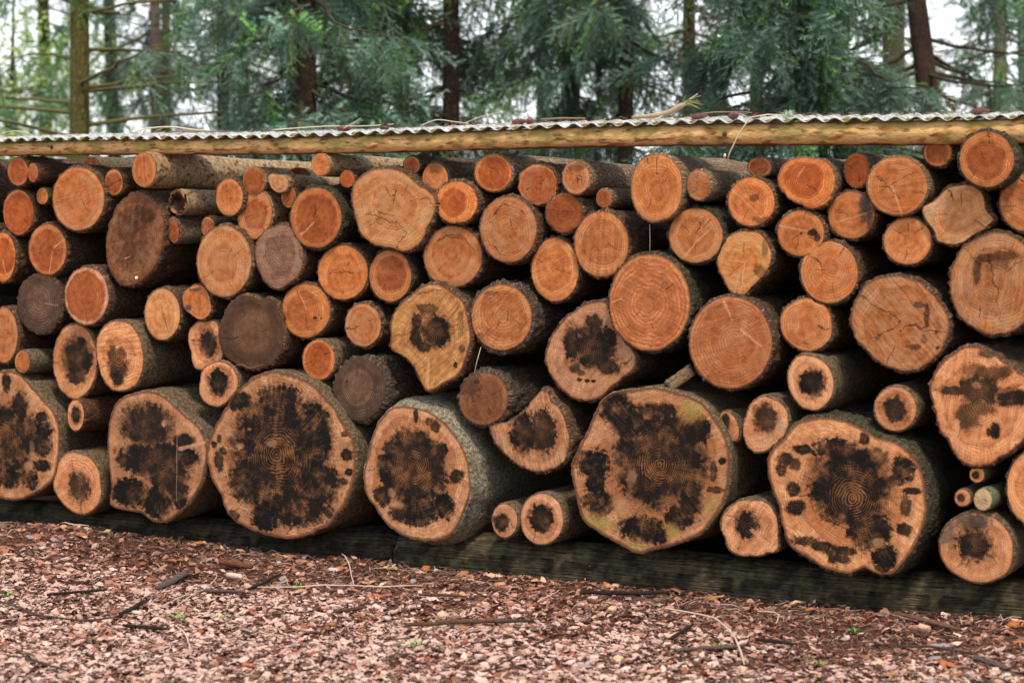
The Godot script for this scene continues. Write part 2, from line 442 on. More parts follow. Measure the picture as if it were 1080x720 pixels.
	log_end(Vector3(-.235,1.511,.039),0,[.1,-.001,.09,-.038,.062,-.067,.022,-.083,-.023,-.083,-.063,-.066,-.091,-.036,-.101,.001,-.091,.038,-.063,.068,-.022,.084,.022,.083,.063,.066,.09,.036],"red","brown",{"hr":.66,"po":-.22,"rough":.05},"red log with a pale crescent rim leaning on the pale hexagonal log")
	log_end(Vector3(-.079,1.628,.013),0,[.085,-.001,.077,-.033,.053,-.059,.019,-.072,-.019,-.072,-.053,-.057,-.077,-.031,-.086,.001,-.077,.034,-.053,.059,-.019,.073,.019,.072,.053,.057,.077,.031],"red","tanbark",{},"clean red-orange log close under the middle of the pole")
	log_end(Vector3(-.267,1.292,.013),0,[.137,0,.124,-.053,.086,-.096,.031,-.121,-.031,-.121,-.087,-.098,-.126,-.054,-.139,0,-.125,.054,-.086,.097,-.031,.121,.031,.121,.086,.097,.124,.054],"tan","brown",{"lines":[[-.076,.06,-.02,.084,.002,0],[-.02,.084,.053,.076,.002,0],[.053,.076,.094,.028,.002,0]],"dust":.5},"dusty tan log with a dark ring line, below the crescent-rimmed log")
	log_end(Vector3(.006,1.401,.042),0,[.128,-.001,.115,-.057,.08,-.103,.029,-.129,-.029,-.129,-.081,-.103,-.117,-.057,-.13,.001,-.117,.058,-.081,.104,-.029,.129,.029,.128,.08,.102,.115,.056],"tan","brown",{"lines":[[-.077,.053,-.041,.088,.002,0],[-.041,.088,.004,.099,.002,0],[.052,.079,.07,.052,.002,0],[-.09,-.049,-.041,-.096,.002,0],[.008,.037,.012,.005,.002,0]],"dust":.6},"large dusty tan log with cracked ring marks under the rough red pair")
	log_end(Vector3(-.562,1.211,.019),0,[.102,.001,.092,-.046,.064,-.083,.023,-.104,-.023,-.105,-.065,-.085,-.093,-.047,-.104,-.001,-.093,.046,-.064,.084,-.023,.105,.023,.105,.064,.084,.092,.047],"red","mossy",{"hr":.72},"orange-red log with paler rim below the pale hexagonal log")
	log_end(Vector3(.123,1.579,.015),0,[.087,-.001,.079,-.036,.055,-.063,.02,-.078,-.02,-.078,-.055,-.062,-.08,-.034,-.088,.001,-.08,.036,-.055,.063,-.02,.078,.019,.077,.055,.061,.079,.033],"red","brown",{"rough":.08},"rough-edged red log in the top row with ragged bark")
	log_end(Vector3(.305,1.602,.041),0,[.06,-.001,.054,-.029,.037,-.052,.013,-.064,-.013,-.063,-.037,-.051,-.054,-.028,-.06,.001,-.054,.029,-.038,.052,-.013,.064,.013,.063,.037,.05,.054,.027],"orange","tanbark",{"blots":[[.008,.044,.039,.015,.3]],"lines":[[0,.006,.004,-.032,.003,0],[.013,.006,.023,-.017,.003,0]]},"orange log with a splinter crack and shaded flank in the top row")
	log_end(Vector3(.407,1.521,.001),-3,[.033,0,.029,-.016,.02,-.029,.007,-.036,-.007,-.035,-.02,-.028,-.03,-.015,-.033,0,-.03,.016,-.021,.029,-.007,.036,.007,.035,.02,.028,.029,.015],"red","tanbark",{},"small red log whose long bark flank shows behind it")
	log_end(Vector3(.245,1.465,.024),0,[.08,-.001,.072,-.034,.05,-.061,.018,-.075,-.018,-.075,-.05,-.06,-.072,-.033,-.08,.001,-.072,.034,-.05,.061,-.018,.076,.018,.075,.05,.06,.072,.033],"red","brown",{"rough":.07},"rough red log with a ragged rim resting on the orange ringed log")
	log_end(Vector3(.408,1.342,.023),0,[.118,0,.106,-.055,.074,-.1,.027,-.125,-.026,-.126,-.074,-.101,-.107,-.056,-.119,0,-.108,.056,-.074,.101,-.027,.125,.026,.125,.073,.1,.106,.055],"orange","brown",{"hr":.7,"saw":.6},"orange ringed log with bright vertical saw lines, second row middle")
	log_end(Vector3(.664,1.557,.071),0,[-.105,.034,-.08,.094,-.039,.123,.01,.128,.059,.11,.088,.079,.106,.023,.102,-.036,.084,-.088,.044,-.118,-.005,-.129,-.055,-.117,-.092,-.072,-.108,-.019],"orange","tanbark",{"lines":[[0,.115,.001,.051,.003,0],[-.039,.115,-.035,.093,.002,0]]},"tall flat-shouldered orange log touching the pole")
	log_end(Vector3(.196,1.241,.005),0,[.105,.001,.095,-.054,.066,-.099,.024,-.124,-.023,-.124,-.066,-.1,-.096,-.056,-.106,-.001,-.096,.055,-.066,.099,-.024,.124,.023,.124,.065,.099,.095,.055],"orange","brown",{"hr":.72},"tall orange log with pale rim between the dusty tan log and the ringed log")
	log_end(Vector3(.809,1.374,.031),0,[.111,0,.1,-.045,.07,-.081,.025,-.101,-.024,-.102,-.069,-.082,-.101,-.045,-.112,0,-.101,.046,-.07,.082,-.025,.102,.024,.101,.069,.081,.1,.045],"orange","mossy",{"lines":[[-.041,-.077,.009,-.019,.008,1],[.009,-.019,.067,.027,.006,1],[.021,.056,.005,.01,.004,0]],"hr":.66},"orange log with inner disc and crossing pale marks, above the great red disc")
	log_end(Vector3(.827,1.565,.049),0,[.047,-.001,.043,-.026,.03,-.045,.011,-.056,-.01,-.056,-.029,-.045,-.043,-.024,-.048,.001,-.043,.026,-.03,.046,-.011,.056,.01,.056,.029,.045,.043,.024],"orange","tanbark",{},"small orange log with a sunlit flank beside the flat-shouldered log")
	log_end(Vector3(1.052,1.631,-.005),0,[.048,-.001,.043,-.015,.03,-.027,.011,-.033,-.01,-.033,-.03,-.026,-.043,-.014,-.048,.001,-.043,.016,-.03,.027,-.011,.033,.01,.033,.03,.026,.043,.014],"red","tanbark",{},"flattened red log lying on the tan streaked log")
	log_end(Vector3(1.033,1.5,.027),0,[.094,-.001,.085,-.041,.059,-.072,.022,-.09,-.02,-.09,-.059,-.072,-.085,-.039,-.095,.001,-.086,.041,-.059,.073,-.022,.09,.02,.089,.058,.071,.084,.039],"tan","brown",{"blots":[[.012,.015,.017,.013,.4],[.047,-.07,.039,.012,.35]],"lines":[[-.083,.05,.024,-.041,.005,1]]},"tan log with one long pale streak and a smudged pith")
	log_end(Vector3(1.256,1.572,.032),0,[-.116,.022,-.086,.069,-.032,.088,.029,.084,.082,.065,.104,.022,.102,-.029,.079,-.075,.023,-.099,-.031,-.081,-.085,-.048,-.11,-.017],"red","tanbark",{"lines":[[-.039,.02,-.013,.053,.004,1],[-.093,-.033,-.108,-.022,.004,0]],"hr":.72,"po":-.2,"rough":.05},"red log with ragged lower bark beneath the hanging straw")
	log_end(Vector3(1.43,1.612,-.009),0,[.047,-.001,.042,-.028,.03,-.05,.011,-.062,-.01,-.061,-.029,-.049,-.042,-.027,-.047,.001,-.043,.028,-.03,.05,-.011,.062,.01,.061,.029,.049,.042,.027],"red","tanbark",{},"plain dark red oval log beside the ragged red log")
	log_end(Vector3(1.227,1.382,.02),0,[.092,0,.083,-.037,.058,-.067,.021,-.084,-.02,-.084,-.057,-.067,-.083,-.037,-.093,0,-.084,.038,-.058,.067,-.021,.084,.02,.083,.057,.067,.082,.037],"tan","brown",{"blots":[[.047,.001,.017,.013,1],[.064,-.018,.012,.012,.8],[.001,-.001,.005,.005,.7]],"lines":[[-.098,.03,.025,.007,.006,1]]},"tan log with a black knot hole at its edge")
	log_end(Vector3(1.413,1.448,-.005),0,[.089,-.001,.08,-.038,.056,-.068,.021,-.085,-.019,-.084,-.055,-.068,-.081,-.037,-.09,.001,-.081,.038,-.056,.068,-.021,.085,.019,.084,.055,.067,.08,.037],"tan","brown",{"lines":[[-.058,-.024,.061,.006,.006,1]],"tints":[[.054,.038,.023,.055,.85,3],[.068,-.001,.014,.048,.8,3]]},"tan log with a dark weathered corner and a pale chalky line")
	log_end(Vector3(1.001,1.278,.022),0,[-.107,.009,-.09,.059,-.052,.098,.009,.112,.066,.101,.096,.066,.111,.024,.1,-.026,.067,-.065,.029,-.101,.006,-.126,-.028,-.13,-.055,-.112,-.078,-.073,-.101,-.034],"yellow","brown",{"blots":[[.085,.045,.011,.035,.35],[.066,-.036,.023,.018,.35]],"lines":[[-.016,-.122,.006,-.012,.011,1],[-.035,-.115,-.021,-.055,.009,1]]},"yellowish drop-shaped log narrowing to a point at the bottom")
	log_end(Vector3(1.337,1.237,.018),0,[.11,.001,.1,-.049,.07,-.089,.026,-.112,-.024,-.112,-.069,-.091,-.1,-.051,-.112,-.001,-.101,.05,-.07,.09,-.026,.112,.024,.112,.068,.09,.099,.05],"orange","brown",{"lines":[[-.071,.058,-.027,.027,.005,0]],"saw":.5},"orange log with one flat sawn side and a short crack")
	log_end(Vector3(1.601,1.551,.044),0,[.112,-.002,.102,-.047,.071,-.084,.026,-.104,-.024,-.103,-.07,-.082,-.102,-.045,-.114,.002,-.103,.048,-.072,.084,-.026,.104,.024,.103,.069,.082,.101,.044],"orange","tanbark",{"lines":[[-.02,.001,.017,-.096,.012,1],[-.08,-.025,.072,.054,.002,0],[-.074,.032,.015,-.055,.002,0]]},"large orange log with a pale spike from the pith to its lower edge")
	log_end(Vector3(1.74,1.669,.016),0,[.052,-.001,.047,-.022,.033,-.039,.012,-.048,-.011,-.048,-.032,-.038,-.047,-.02,-.052,.001,-.047,.022,-.033,.039,-.012,.048,.011,.048,.032,.038,.047,.02],"red","brown",{"blots":[[.033,-.03,.01,.007,.4]]},"small reddish log wedged below the near end of the pole")
	log_end(Vector3(1.943,1.637,.115),0,[.096,-.002,.087,-.044,.061,-.077,.023,-.096,-.02,-.095,-.06,-.075,-.087,-.041,-.097,.002,-.088,.044,-.061,.078,-.023,.096,.02,.095,.059,.075,.086,.04],"red","mossy",{"lines":[[.006,.095,.008,.049,.004,0]],"hr":.68,"taper":-.04},"red-orange log with a short crack at twelve o'clock, overlapping the pole")
	log_end(Vector3(1.821,1.447,.038),0,[-.126,.027,-.095,.043,-.066,.065,-.038,.093,.001,.102,.036,.104,.068,.095,.087,.074,.1,.018,.115,-.004,.129,-.018,.115,-.037,.059,-.072,-.011,-.108,-.043,-.105,-.074,-.093,-.081,-.068,-.092,-.047,-.123,-.008],"pale","brown",{"lines":[[-.038,.09,-.016,.049,.005,0]],"tints":[[-.105,.006,.029,.028,.4,2],[-.059,.034,.036,.028,.3,2]],"rough":.015},"pale many-cornered log shaped like a star")
	log_end(Vector3(1.633,1.352,.02),0,[.089,0,.08,-.037,.056,-.067,.021,-.083,-.019,-.083,-.055,-.067,-.081,-.037,-.09,0,-.081,.037,-.056,.067,-.021,.083,.019,.083,.055,.066,.08,.037],"orange","brown",{"hr":.6},"orange target-ringed log under the spike-marked log")
	log_end(Vector3(2.064,1.486,.016),0,[.098,-.001,.089,-.045,.063,-.081,.023,-.1,-.021,-.1,-.061,-.08,-.089,-.044,-.1,.001,-.09,.046,-.063,.081,-.023,.1,.021,.1,.061,.079,.088,.043],"tan","brown",{"lines":[[-.041,.1,.009,.043,.004,0]]},"tan log cut by the picture edge above the dark-crescent giant")
	log_end(Vector3(1.96,1.201,.04),0,[.159,.001,.145,-.076,.101,-.14,.038,-.176,-.034,-.177,-.1,-.143,-.146,-.08,-.163,-.001,-.147,.078,-.103,.141,-.038,.176,.034,.176,.098,.141,.143,.079],"tan","brown",{"blots":[[-.067,.049,.015,.042,.55],[-.029,.091,.038,.014,.6],[.027,.098,.049,.015,.5],[.006,.074,.042,.028,.3]],"lines":[[-.03,.098,-.017,.047,.006,0],[-.017,.047,.015,-.051,.002,0],[-.048,-.087,-.048,-.122,.002,0]],"rough":.03,"saw":.8},"giant tan log with a dark inner crescent and a crooked crack")
	log_end(Vector3(1.615,1.056,.045),0,[-.182,-.002,-.179,.044,-.161,.088,-.124,.138,-.069,.164,-.01,.169,.048,.158,.099,.126,.143,.077,.176,.022,.18,-.028,.155,-.092,.109,-.142,.051,-.171,-.007,-.17,-.066,-.151,-.126,-.098,-.167,-.056],"tan","brown",{"blots":[[.099,.031,.009,.035,.6],[.071,.066,.019,.011,.5],[.054,-.086,.025,.009,.5],[.09,-.058,.01,.016,.35],[.141,-.086,.006,.006,.7],[.135,-.03,.006,.006,.6]],"lines":[[.034,-.014,.101,-.011,.007,0],[-.149,.095,-.001,.001,.003,0],[-.001,-.001,-.096,-.06,.002,0],[.028,-.009,.003,-.031,.002,0]],"rough":.025,"saw":.8},"giant tan log with a level black crack and a dark arc")
	log_end(Vector3(-2.457,1.072,.009),0,[.131,.002,.117,-.057,.08,-.104,.027,-.132,-.031,-.133,-.084,-.108,-.12,-.061,-.133,-.002,-.119,.058,-.081,.105,-.027,.132,.031,.132,.083,.107,.119,.06],"dark","brown",{"lines":[[.029,0,.11,-.008,.002,1]]},"dark weathered log with a purplish face, third row at the far end")
	log_end(Vector3(-2.153,1.11,.041),0,[.127,.001,.113,-.055,.078,-.101,.027,-.127,-.03,-.128,-.081,-.104,-.116,-.058,-.128,-.001,-.115,.056,-.078,.102,-.027,.127,.03,.127,.08,.103,.115,.058],"brownred","brown",{"hr":.86},"reddish brown log with a frayed pale lower rim")
	log_end(Vector3(-1.751,1.033,.009),0,[.098,.002,.088,-.048,.061,-.089,.021,-.112,-.023,-.113,-.063,-.092,-.09,-.052,-.1,-.002,-.089,.049,-.061,.09,-.021,.112,.023,.113,.062,.091,.089,.051],"pale","brown",{"lines":[[-.007,.048,.024,-.047,.002,0]]},"pale tan oval log on the shoulder of the twin rotten pair")
	log_end(Vector3(-2.657,.922,.026),0,[.08,.002,.072,-.055,.049,-.1,.016,-.126,-.02,-.127,-.052,-.103,-.074,-.058,-.081,-.002,-.072,.055,-.049,.101,-.016,.126,.02,.127,.052,.102,.073,.058],"tan","brown",{"dust":.5},"tan ringed log cut by the picture edge above the giant black one")
	log_end(Vector3(-2.52,.804,.058),-6,[.051,.002,.045,-.02,.031,-.039,.011,-.049,-.012,-.05,-.033,-.041,-.046,-.024,-.051,-.002,-.046,.021,-.031,.039,-.011,.049,.012,.05,.032,.041,.046,.023],"tan","greyb",{},"thin tan pole end with a grey flank above the giant black log")
	log_end(Vector3(-2.252,.811,.008),0,[.128,.003,.115,-.071,.078,-.132,.026,-.167,-.031,-.169,-.083,-.138,-.118,-.079,-.13,-.004,-.116,.072,-.079,.133,-.027,.168,.031,.169,.082,.136,.117,.078],"rot","greyb",{"blots":[[.014,.023,.083,.085,.9],[.006,-.067,.06,.034,.75],[-.03,.004,.046,.054,.6]],"rough":.03},"upright oval log with a soft dark heart, touching its elongated twin")
	log_end(Vector3(-1.961,.846,.047),0,[.007,.156,.063,.142,.106,.095,.13,.026,.126,-.062,.093,-.124,.026,-.155,-.041,-.156,-.096,-.112,-.124,-.042,-.135,.028,-.122,.09,-.071,.14],"rot","greyb",{"blots":[[-.039,-.014,.025,.062,.7],[-.006,-.057,.047,.062,.75],[-.01,-.101,.029,.035,1],[.006,-.004,.028,.035,.6]],"lines":[[.044,.006,.121,.01,.002,0]],"saw":.8},"oval log with a long pointed dark heart beside the soft-hearted oval")
	log_end(Vector3(-1.554,1.091,.017),0,[-.031,.066,.017,.073,.054,.045,.07,.003,.067,-.049,.021,-.077,-.032,-.055,-.074,-.021,-.079,.027],"orange","brown",{"tints":[[-.048,-.029,.017,.017,.9,3],[-.009,.053,.032,.009,.8,3],[.011,-.007,.013,.034,.5,4]]},"small eight-sided orange log with strips of bark on its face")
	log_end(Vector3(-1.253,.963,.032),0,[-.017,.159,.04,.138,.101,.143,.149,.077,.161,.01,.155,-.066,.109,-.126,.037,-.153,-.035,-.155,-.107,-.123,-.154,-.082,-.171,-.022,-.163,.038,-.126,.102,-.074,.15],"dark","brown",{"lines":[[-.185,-.036,-.07,-.022,.003,0]],"rough":.02},"big charcoal grey round log with a fine crack to its pith")
	log_end(Vector3(-.99,1.06,.008),0,[.124,.002,.112,-.048,.077,-.088,.027,-.112,-.029,-.113,-.079,-.091,-.114,-.052,-.126,-.002,-.113,.048,-.078,.089,-.027,.112,.028,.112,.078,.091,.112,.051],"orange","brown",{"blots":[[.048,-.03,.009,.006,.7],[.078,-.032,.006,.005,.6]],"lines":[[-.037,.073,-.012,.04,.004,1],[-.012,.04,.005,.003,.003,1]],"hr":.7},"orange log with inner ring and pale crooked scratch beside the charcoal log")
	log_end(Vector3(-.912,.854,.029),-3,[.085,.002,.076,-.035,.052,-.065,.018,-.083,-.019,-.084,-.054,-.069,-.077,-.039,-.085,-.002,-.077,.035,-.053,.065,-.018,.083,.019,.084,.053,.068,.076,.039],"red","greyb",{},"small orange-red log with grey bark above the weathered brown log")
	log_end(Vector3(-1.53,.903,-.008),0,[.063,.101,.01,.103,-.038,.099,-.086,.059,-.094,.028,-.076,-.036,-.056,-.105,-.008,-.111,.083,-.069,.094,-.032,.08,.002,.074,.053],"rot","greyb",{"blots":[[.02,.005,.045,.059,.92]],"lines":[[-.071,.016,-.017,.019,.002,0]]},"upper of two fused rotten stems squeezed against the charcoal log")
	log_end(Vector3(-1.428,.738,.041),0,[.012,.096,-.041,.082,-.078,.06,-.094,.012,-.099,-.048,-.058,-.09,.011,-.098,.068,-.055,.108,.001,.087,.06,.054,.087],"rot","greyb",{"blots":[[.008,.002,.05,.05,1],[-.001,.049,.013,.019,.95]],"tints":[[-.057,-.038,.021,.021,.4,2]]},"lower of two fused rotten stems with an onion-shaped dark heart")
	log_end(Vector3(-.693,1.005,.023),0,[.089,.002,.08,-.038,.055,-.069,.02,-.088,-.02,-.089,-.056,-.072,-.081,-.041,-.09,-.002,-.081,.038,-.056,.07,-.02,.088,.02,.088,.056,.071,.08,.04],"tan","brown",{"lines":[[-.083,-.015,-.022,-.005,.003,0]]},"tan log with a level crack leaning on the shield-shaped log")
	log_end(Vector3(-.34,.975,.056),0,[-.198,.042,-.165,.103,-.118,.144,-.08,.173,-.005,.207,.059,.194,.101,.167,.143,.136,.169,.057,.18,-.015,.155,-.095,.114,-.168,.04,-.206,-.025,-.233,-.058,-.189,-.088,-.133,-.137,-.094,-.201,-.055,-.195,-.007],"rotyellow","brown",{"blots":[[.017,.014,.067,.06,.95],[-.071,.052,.026,.032,.9],[-.076,-.014,.024,.039,.9],[-.041,-.052,.034,.019,.9],[-.024,.105,.042,.018,.55],[.109,-.124,.008,.011,1],[.132,.04,.015,.048,.3],[.141,-.055,.013,.016,.5]],"lines":[[-.108,.163,.068,.186,.004,4],[.137,.129,.059,.047,.005,4],[-.195,-.013,-.118,-.002,.004,4],[-.025,-.204,-.015,-.099,.021,1]],"saw":.8,"rough":.02},"shield-shaped yellowish log with a dark round heart and pointed foot")
	log_end(Vector3(-.021,1.049,.05),0,[.137,.002,.124,-.055,.086,-.101,.031,-.128,-.031,-.129,-.087,-.105,-.126,-.06,-.14,-.002,-.126,.056,-.087,.102,-.031,.128,.031,.129,.086,.104,.124,.059],"orange","furrow",{"blots":[[-.099,-.079,.018,.016,.3],[-.045,.096,.027,.008,.3]],"lines":[[-.076,-.019,-.054,-.043,.005,1],[.018,-.022,.036,.034,.002,0]],"saw":.7},"thick-barked orange log with saw scratches beside the shield-shaped log")
	log_end(Vector3(-.103,.72,.051),-4,[.115,-.012,.094,-.057,.055,-.09,.004,-.106,-.047,-.101,-.09,-.076,-.115,-.035,-.117,.013,-.095,.058,-.055,.091,-.004,.106,.047,.1,.089,.075,.113,.034],"brown","furrow",{"blots":[[-.031,.069,.014,.008,.6]],"tints":[[-.067,.057,.055,.054,.5,5]]},"weathered brown log with furrowed bark behind the cracked wedge log")
	log_end(Vector3(-.699,.736,.046),-5,[.133,-.01,.11,-.065,.065,-.107,.007,-.129,-.053,-.125,-.103,-.096,-.132,-.048,-.136,.01,-.112,.066,-.066,.108,-.007,.129,.052,.124,.101,.095,.13,.047],"dark","furrow",{"blots":[[-.063,.033,.006,.006,.9]]},"dark brown weathered log with furrowed flank between two giant rotten logs")
	log_end(Vector3(.63,1.118,.057),0,[.17,.002,.153,-.078,.107,-.144,.039,-.181,-.038,-.183,-.107,-.149,-.156,-.084,-.173,-.002,-.156,.08,-.108,.146,-.039,.182,.037,.182,.106,.146,.153,.082],"bigred","mossy",{"lines":[[-.164,-.004,-.116,.015,.008,1]],"hr":.9},"great salmon-red disc with concentric rings in mid stack")
	log_end(Vector3(.355,.914,.021),0,[-.193,-.034,-.176,.045,-.132,.108,-.054,.171,.015,.199,.083,.193,.104,.139,.142,.075,.184,.022,.203,-.031,.191,-.062,.143,-.094,.092,-.134,.041,-.175,-.01,-.188,-.079,-.175,-.14,-.126,-.18,-.073],"rot","brown",{"blots":[[.015,.018,.079,.073,.95],[-.075,.039,.036,.062,.9],[.019,.122,.036,.026,.85],[.083,.035,.036,.062,.85],[.082,-.048,.044,.032,.9],[.002,.083,.06,.023,.8],[-.041,-.105,.011,.007,1],[-.009,-.109,.01,.006,1],[.02,-.11,.009,.006,1],[-.062,-.062,.022,.019,.7],[-.036,-.08,.017,.011,.7]],"lines":[[.119,-.095,.134,-.047,.004,0],[.134,-.047,.189,-.01,.004,0]],"rough":.02},"pear-shaped log with a square-edged black heart below the salmon-red disc")
	log_end(Vector3(.964,.971,.057),0,[.166,.004,.15,-.072,.105,-.133,.038,-.169,-.036,-.172,-.104,-.14,-.152,-.08,-.169,-.004,-.153,.073,-.106,.135,-.038,.17,.036,.17,.103,.138,.149,.078],"bigred","brown",{"lines":[[-.026,.153,.008,.082,.011,1],[.043,.047,.122,-.011,.011,1]],"hr":.92},"great salmon disc with two pale spikes at its pith")
	log_end(Vector3(1.249,1.043,.011),0,[-.06,.079,-.014,.097,.047,.088,.082,.059,.097,.012,.09,-.053,.049,-.089,-.013,-.098,-.067,-.071,-.1,-.028,-.102,.031],"tan","brown",{"lines":[[.041,-.013,.095,-.017,.002,0],[-.013,-.07,.01,-.077,.002,0]],"dust":.3},"tan log with fine drying cracks beside the great pale-spiked disc")
	log_end(Vector3(1.282,.831,.056),0,[-.04,.1,.002,.097,.048,.08,.082,.038,.09,-.005,.068,-.071,.027,-.102,-.027,-.097,-.066,-.062,-.089,-.004,-.086,.048],"rot","greyb",{"blots":[[.007,-.004,.047,.045,1]],"flare":.05},"grey-barked log with a crisp black round heart and an eye-shaped knot")
	log_end(Vector3(1.101,.667,.047),0,[-.002,.105,.041,.093,.076,.069,.092,.029,.081,-.03,.031,-.084,-.032,-.108,-.063,-.096,-.086,-.053,-.076,.03,-.049,.083],"rot","greyb",{"blots":[[.003,.022,.042,.047,.8]],"tints":[[.007,-.056,.027,.03,.6,1],[.061,-.002,.019,.037,.5,2]],"rough":.04},"brown-hearted log with a pale frayed foot next to the leaning oval tip")
	log_end(Vector3(.953,.652,.039),-8,[.035,.014,.043,-.011,.042,-.035,.034,-.051,.018,-.057,-.001,-.052,-.02,-.037,-.035,-.014,-.043,.011,-.043,.035,-.034,.051,-.018,.058,.001,.052,.02,.037],"rot","greyb",{"blots":[[-.013,.02,.017,.027,.9]]},"little slanting oval tip against the flank of the green-tinged giant")
	log_end(Vector3(1.603,.744,.049),0,[.079,.003,.072,-.032,.05,-.062,.019,-.079,-.017,-.08,-.049,-.066,-.072,-.038,-.08,-.003,-.073,.033,-.051,.062,-.019,.079,.017,.08,.049,.065,.071,.038],"rot","greyb",{"blots":[[0,-.004,.039,.043,.92]]},"round log with a neat dark heart resting on the star-stained giant")
	log_end(Vector3(1.928,.768,.061),0,[-.192,.067,-.18,.099,-.162,.125,-.113,.182,-.071,.204,-.021,.205,.028,.186,.077,.152,.131,.116,.181,.079,.209,.025,.193,-.044,.134,-.123,.074,-.175,.025,-.204,-.031,-.219,-.08,-.2,-.109,-.163,-.131,-.121,-.16,-.087,-.171,-.024],"rot","brown",{"blots":[[-.02,.052,.067,.052,.75],[-.097,.049,.057,.015,.8],[.099,.032,.052,.029,.95],[.015,.116,.052,.024,.6],[-.054,-.041,.042,.042,.6],[.041,-.086,.017,.024,1],[.021,-.093,.01,.014,.9],[.014,.185,.031,.013,.6],[.077,.125,.021,.018,.6],[-.027,.114,.042,.035,.3],[-.019,-.008,.049,.028,.7]],"lines":[[.043,.044,.132,.079,.01,5],[-.093,-.063,-.091,-.162,.024,1]],"tints":[[-.027,.073,.021,.014,.6,1]],"saw":.6,"rough":.03},"huge smudge-stained log cut by the picture edge above three sticks")
	log_end(Vector3(2.096,.482,.03),0,[.089,.005,.081,-.053,.057,-.101,.021,-.129,-.018,-.132,-.055,-.108,-.08,-.063,-.09,-.005,-.082,.054,-.057,.102,-.021,.129,.018,.131,.054,.107,.079,.062],"rot","brown",{},"rust-rimmed pale log cut by the picture edge beside the three sticks")
	log_end(Vector3(1.903,.52,.046),0,[.026,.001,.024,-.011,.017,-.021,.006,-.027,-.006,-.028,-.016,-.023,-.024,-.014,-.027,-.001,-.024,.011,-.017,.021,-.006,.027,.006,.028,.016,.023,.024,.013],"rot","greyb",{"blots":[[-.005,-.002,.012,.013,.9]]},"thin stick with a dark dot, on top of the other two sticks")
	log_end(Vector3(1.854,.434,.053),0,[.029,.002,.026,-.012,.018,-.023,.007,-.029,-.006,-.03,-.018,-.025,-.026,-.015,-.029,-.002,-.026,.012,-.018,.023,-.007,.029,.006,.03,.018,.025,.026,.015],"rot","greyb",{"blots":[[-.005,0,.012,.013,.85]]},"thin stick with a dark dot beside the cream stick")
	log_end(Vector3(1.934,.436,.08),-3,[.033,.002,.03,-.015,.021,-.029,.008,-.038,-.007,-.039,-.02,-.032,-.029,-.019,-.033,-.002,-.03,.015,-.021,.029,-.008,.038,.007,.039,.02,.032,.029,.019],"cream","greenb",{},"cream-faced stick with greenish bark")
	log_end(Vector3(1.906,.258,.046),0,[-.136,-.019,-.133,.035,-.102,.082,-.046,.12,.007,.127,.06,.112,.101,.081,.128,.03,.128,-.03,.107,-.084,.062,-.113,.002,-.126,-.058,-.111,-.105,-.081],"rot","greyb",{"blots":[[-.01,.009,.057,.054,.95]],"tints":[[-.03,.091,.083,.034,.75,3],[-.106,.037,.034,.045,.6,3],[-.019,.076,.03,.019,.6,3]],"dust":.3},"smoky-faced log with a brown round heart at the near end of the beam")
	log_end(Vector3(1.438,.42,.09),0,[-.309,.083,-.301,.14,-.251,.2,-.192,.26,-.113,.286,-.035,.28,.043,.255,.12,.217,.206,.193,.258,.14,.287,.059,.293,-.033,.266,-.137,.229,-.204,.172,-.269,.115,-.276,.067,-.258,-.001,-.285,-.079,-.269,-.159,-.233,-.219,-.199,-.244,-.143,-.265,-.049,-.295,.016],"rotring","mossy",{"blots":[[.011,.034,.145,.136,.95],[.085,-.121,.077,.065,.95],[.143,-.21,.043,.047,1],[-.043,.167,.088,.039,.9],[-.171,.164,.035,.015,.95],[-.241,.124,.03,.021,.85],[-.256,.083,.018,.021,.8],[-.21,.012,.025,.025,.95],[-.2,-.054,.035,.025,.95],[-.201,.107,.02,.021,.7],[.063,.214,.017,.022,1],[.207,.108,.04,.043,1],[.184,.071,.028,.026,.8],[.241,.033,.034,.01,.9],[.218,-.019,.017,.039,.7],[.214,-.108,.028,.022,1],[-.159,-.175,.055,.017,.9],[-.095,-.192,.041,.019,.95],[-.05,-.22,.02,.032,.9],[-.006,-.203,.039,.017,.9],[-.011,-.231,.025,.017,.8],[.134,-.253,.029,.017,1],[.111,.151,.038,.028,.6]],"lines":[[-.033,-.112,.028,-.038,.006,0]],"tints":[[.119,-.164,.034,.022,.8,1],[-.121,.102,.039,.038,.5,4]],"flare":.03,"pith":[.021,-.005]},"giant lobed log with a ringed dark centre and scattered black flecks")
	log_end(Vector3(1.055,.274,.071),0,[-.122,.005,-.114,.041,-.075,.083,-.027,.106,.009,.108,.061,.104,.098,.064,.111,.016,.109,-.033,.102,-.078,.063,-.088,.047,-.098,-.005,-.105,-.047,-.106,-.084,-.087,-.106,-.043],"rot","greyb",{"blots":[[-.015,.014,.043,.048,.95]],"lines":[[.007,-.008,.089,-.083,.018,1]],"saw":.8,"rough":.03},"notch-hearted log with a pale wedge, set between the green-tinged and lobed giants")
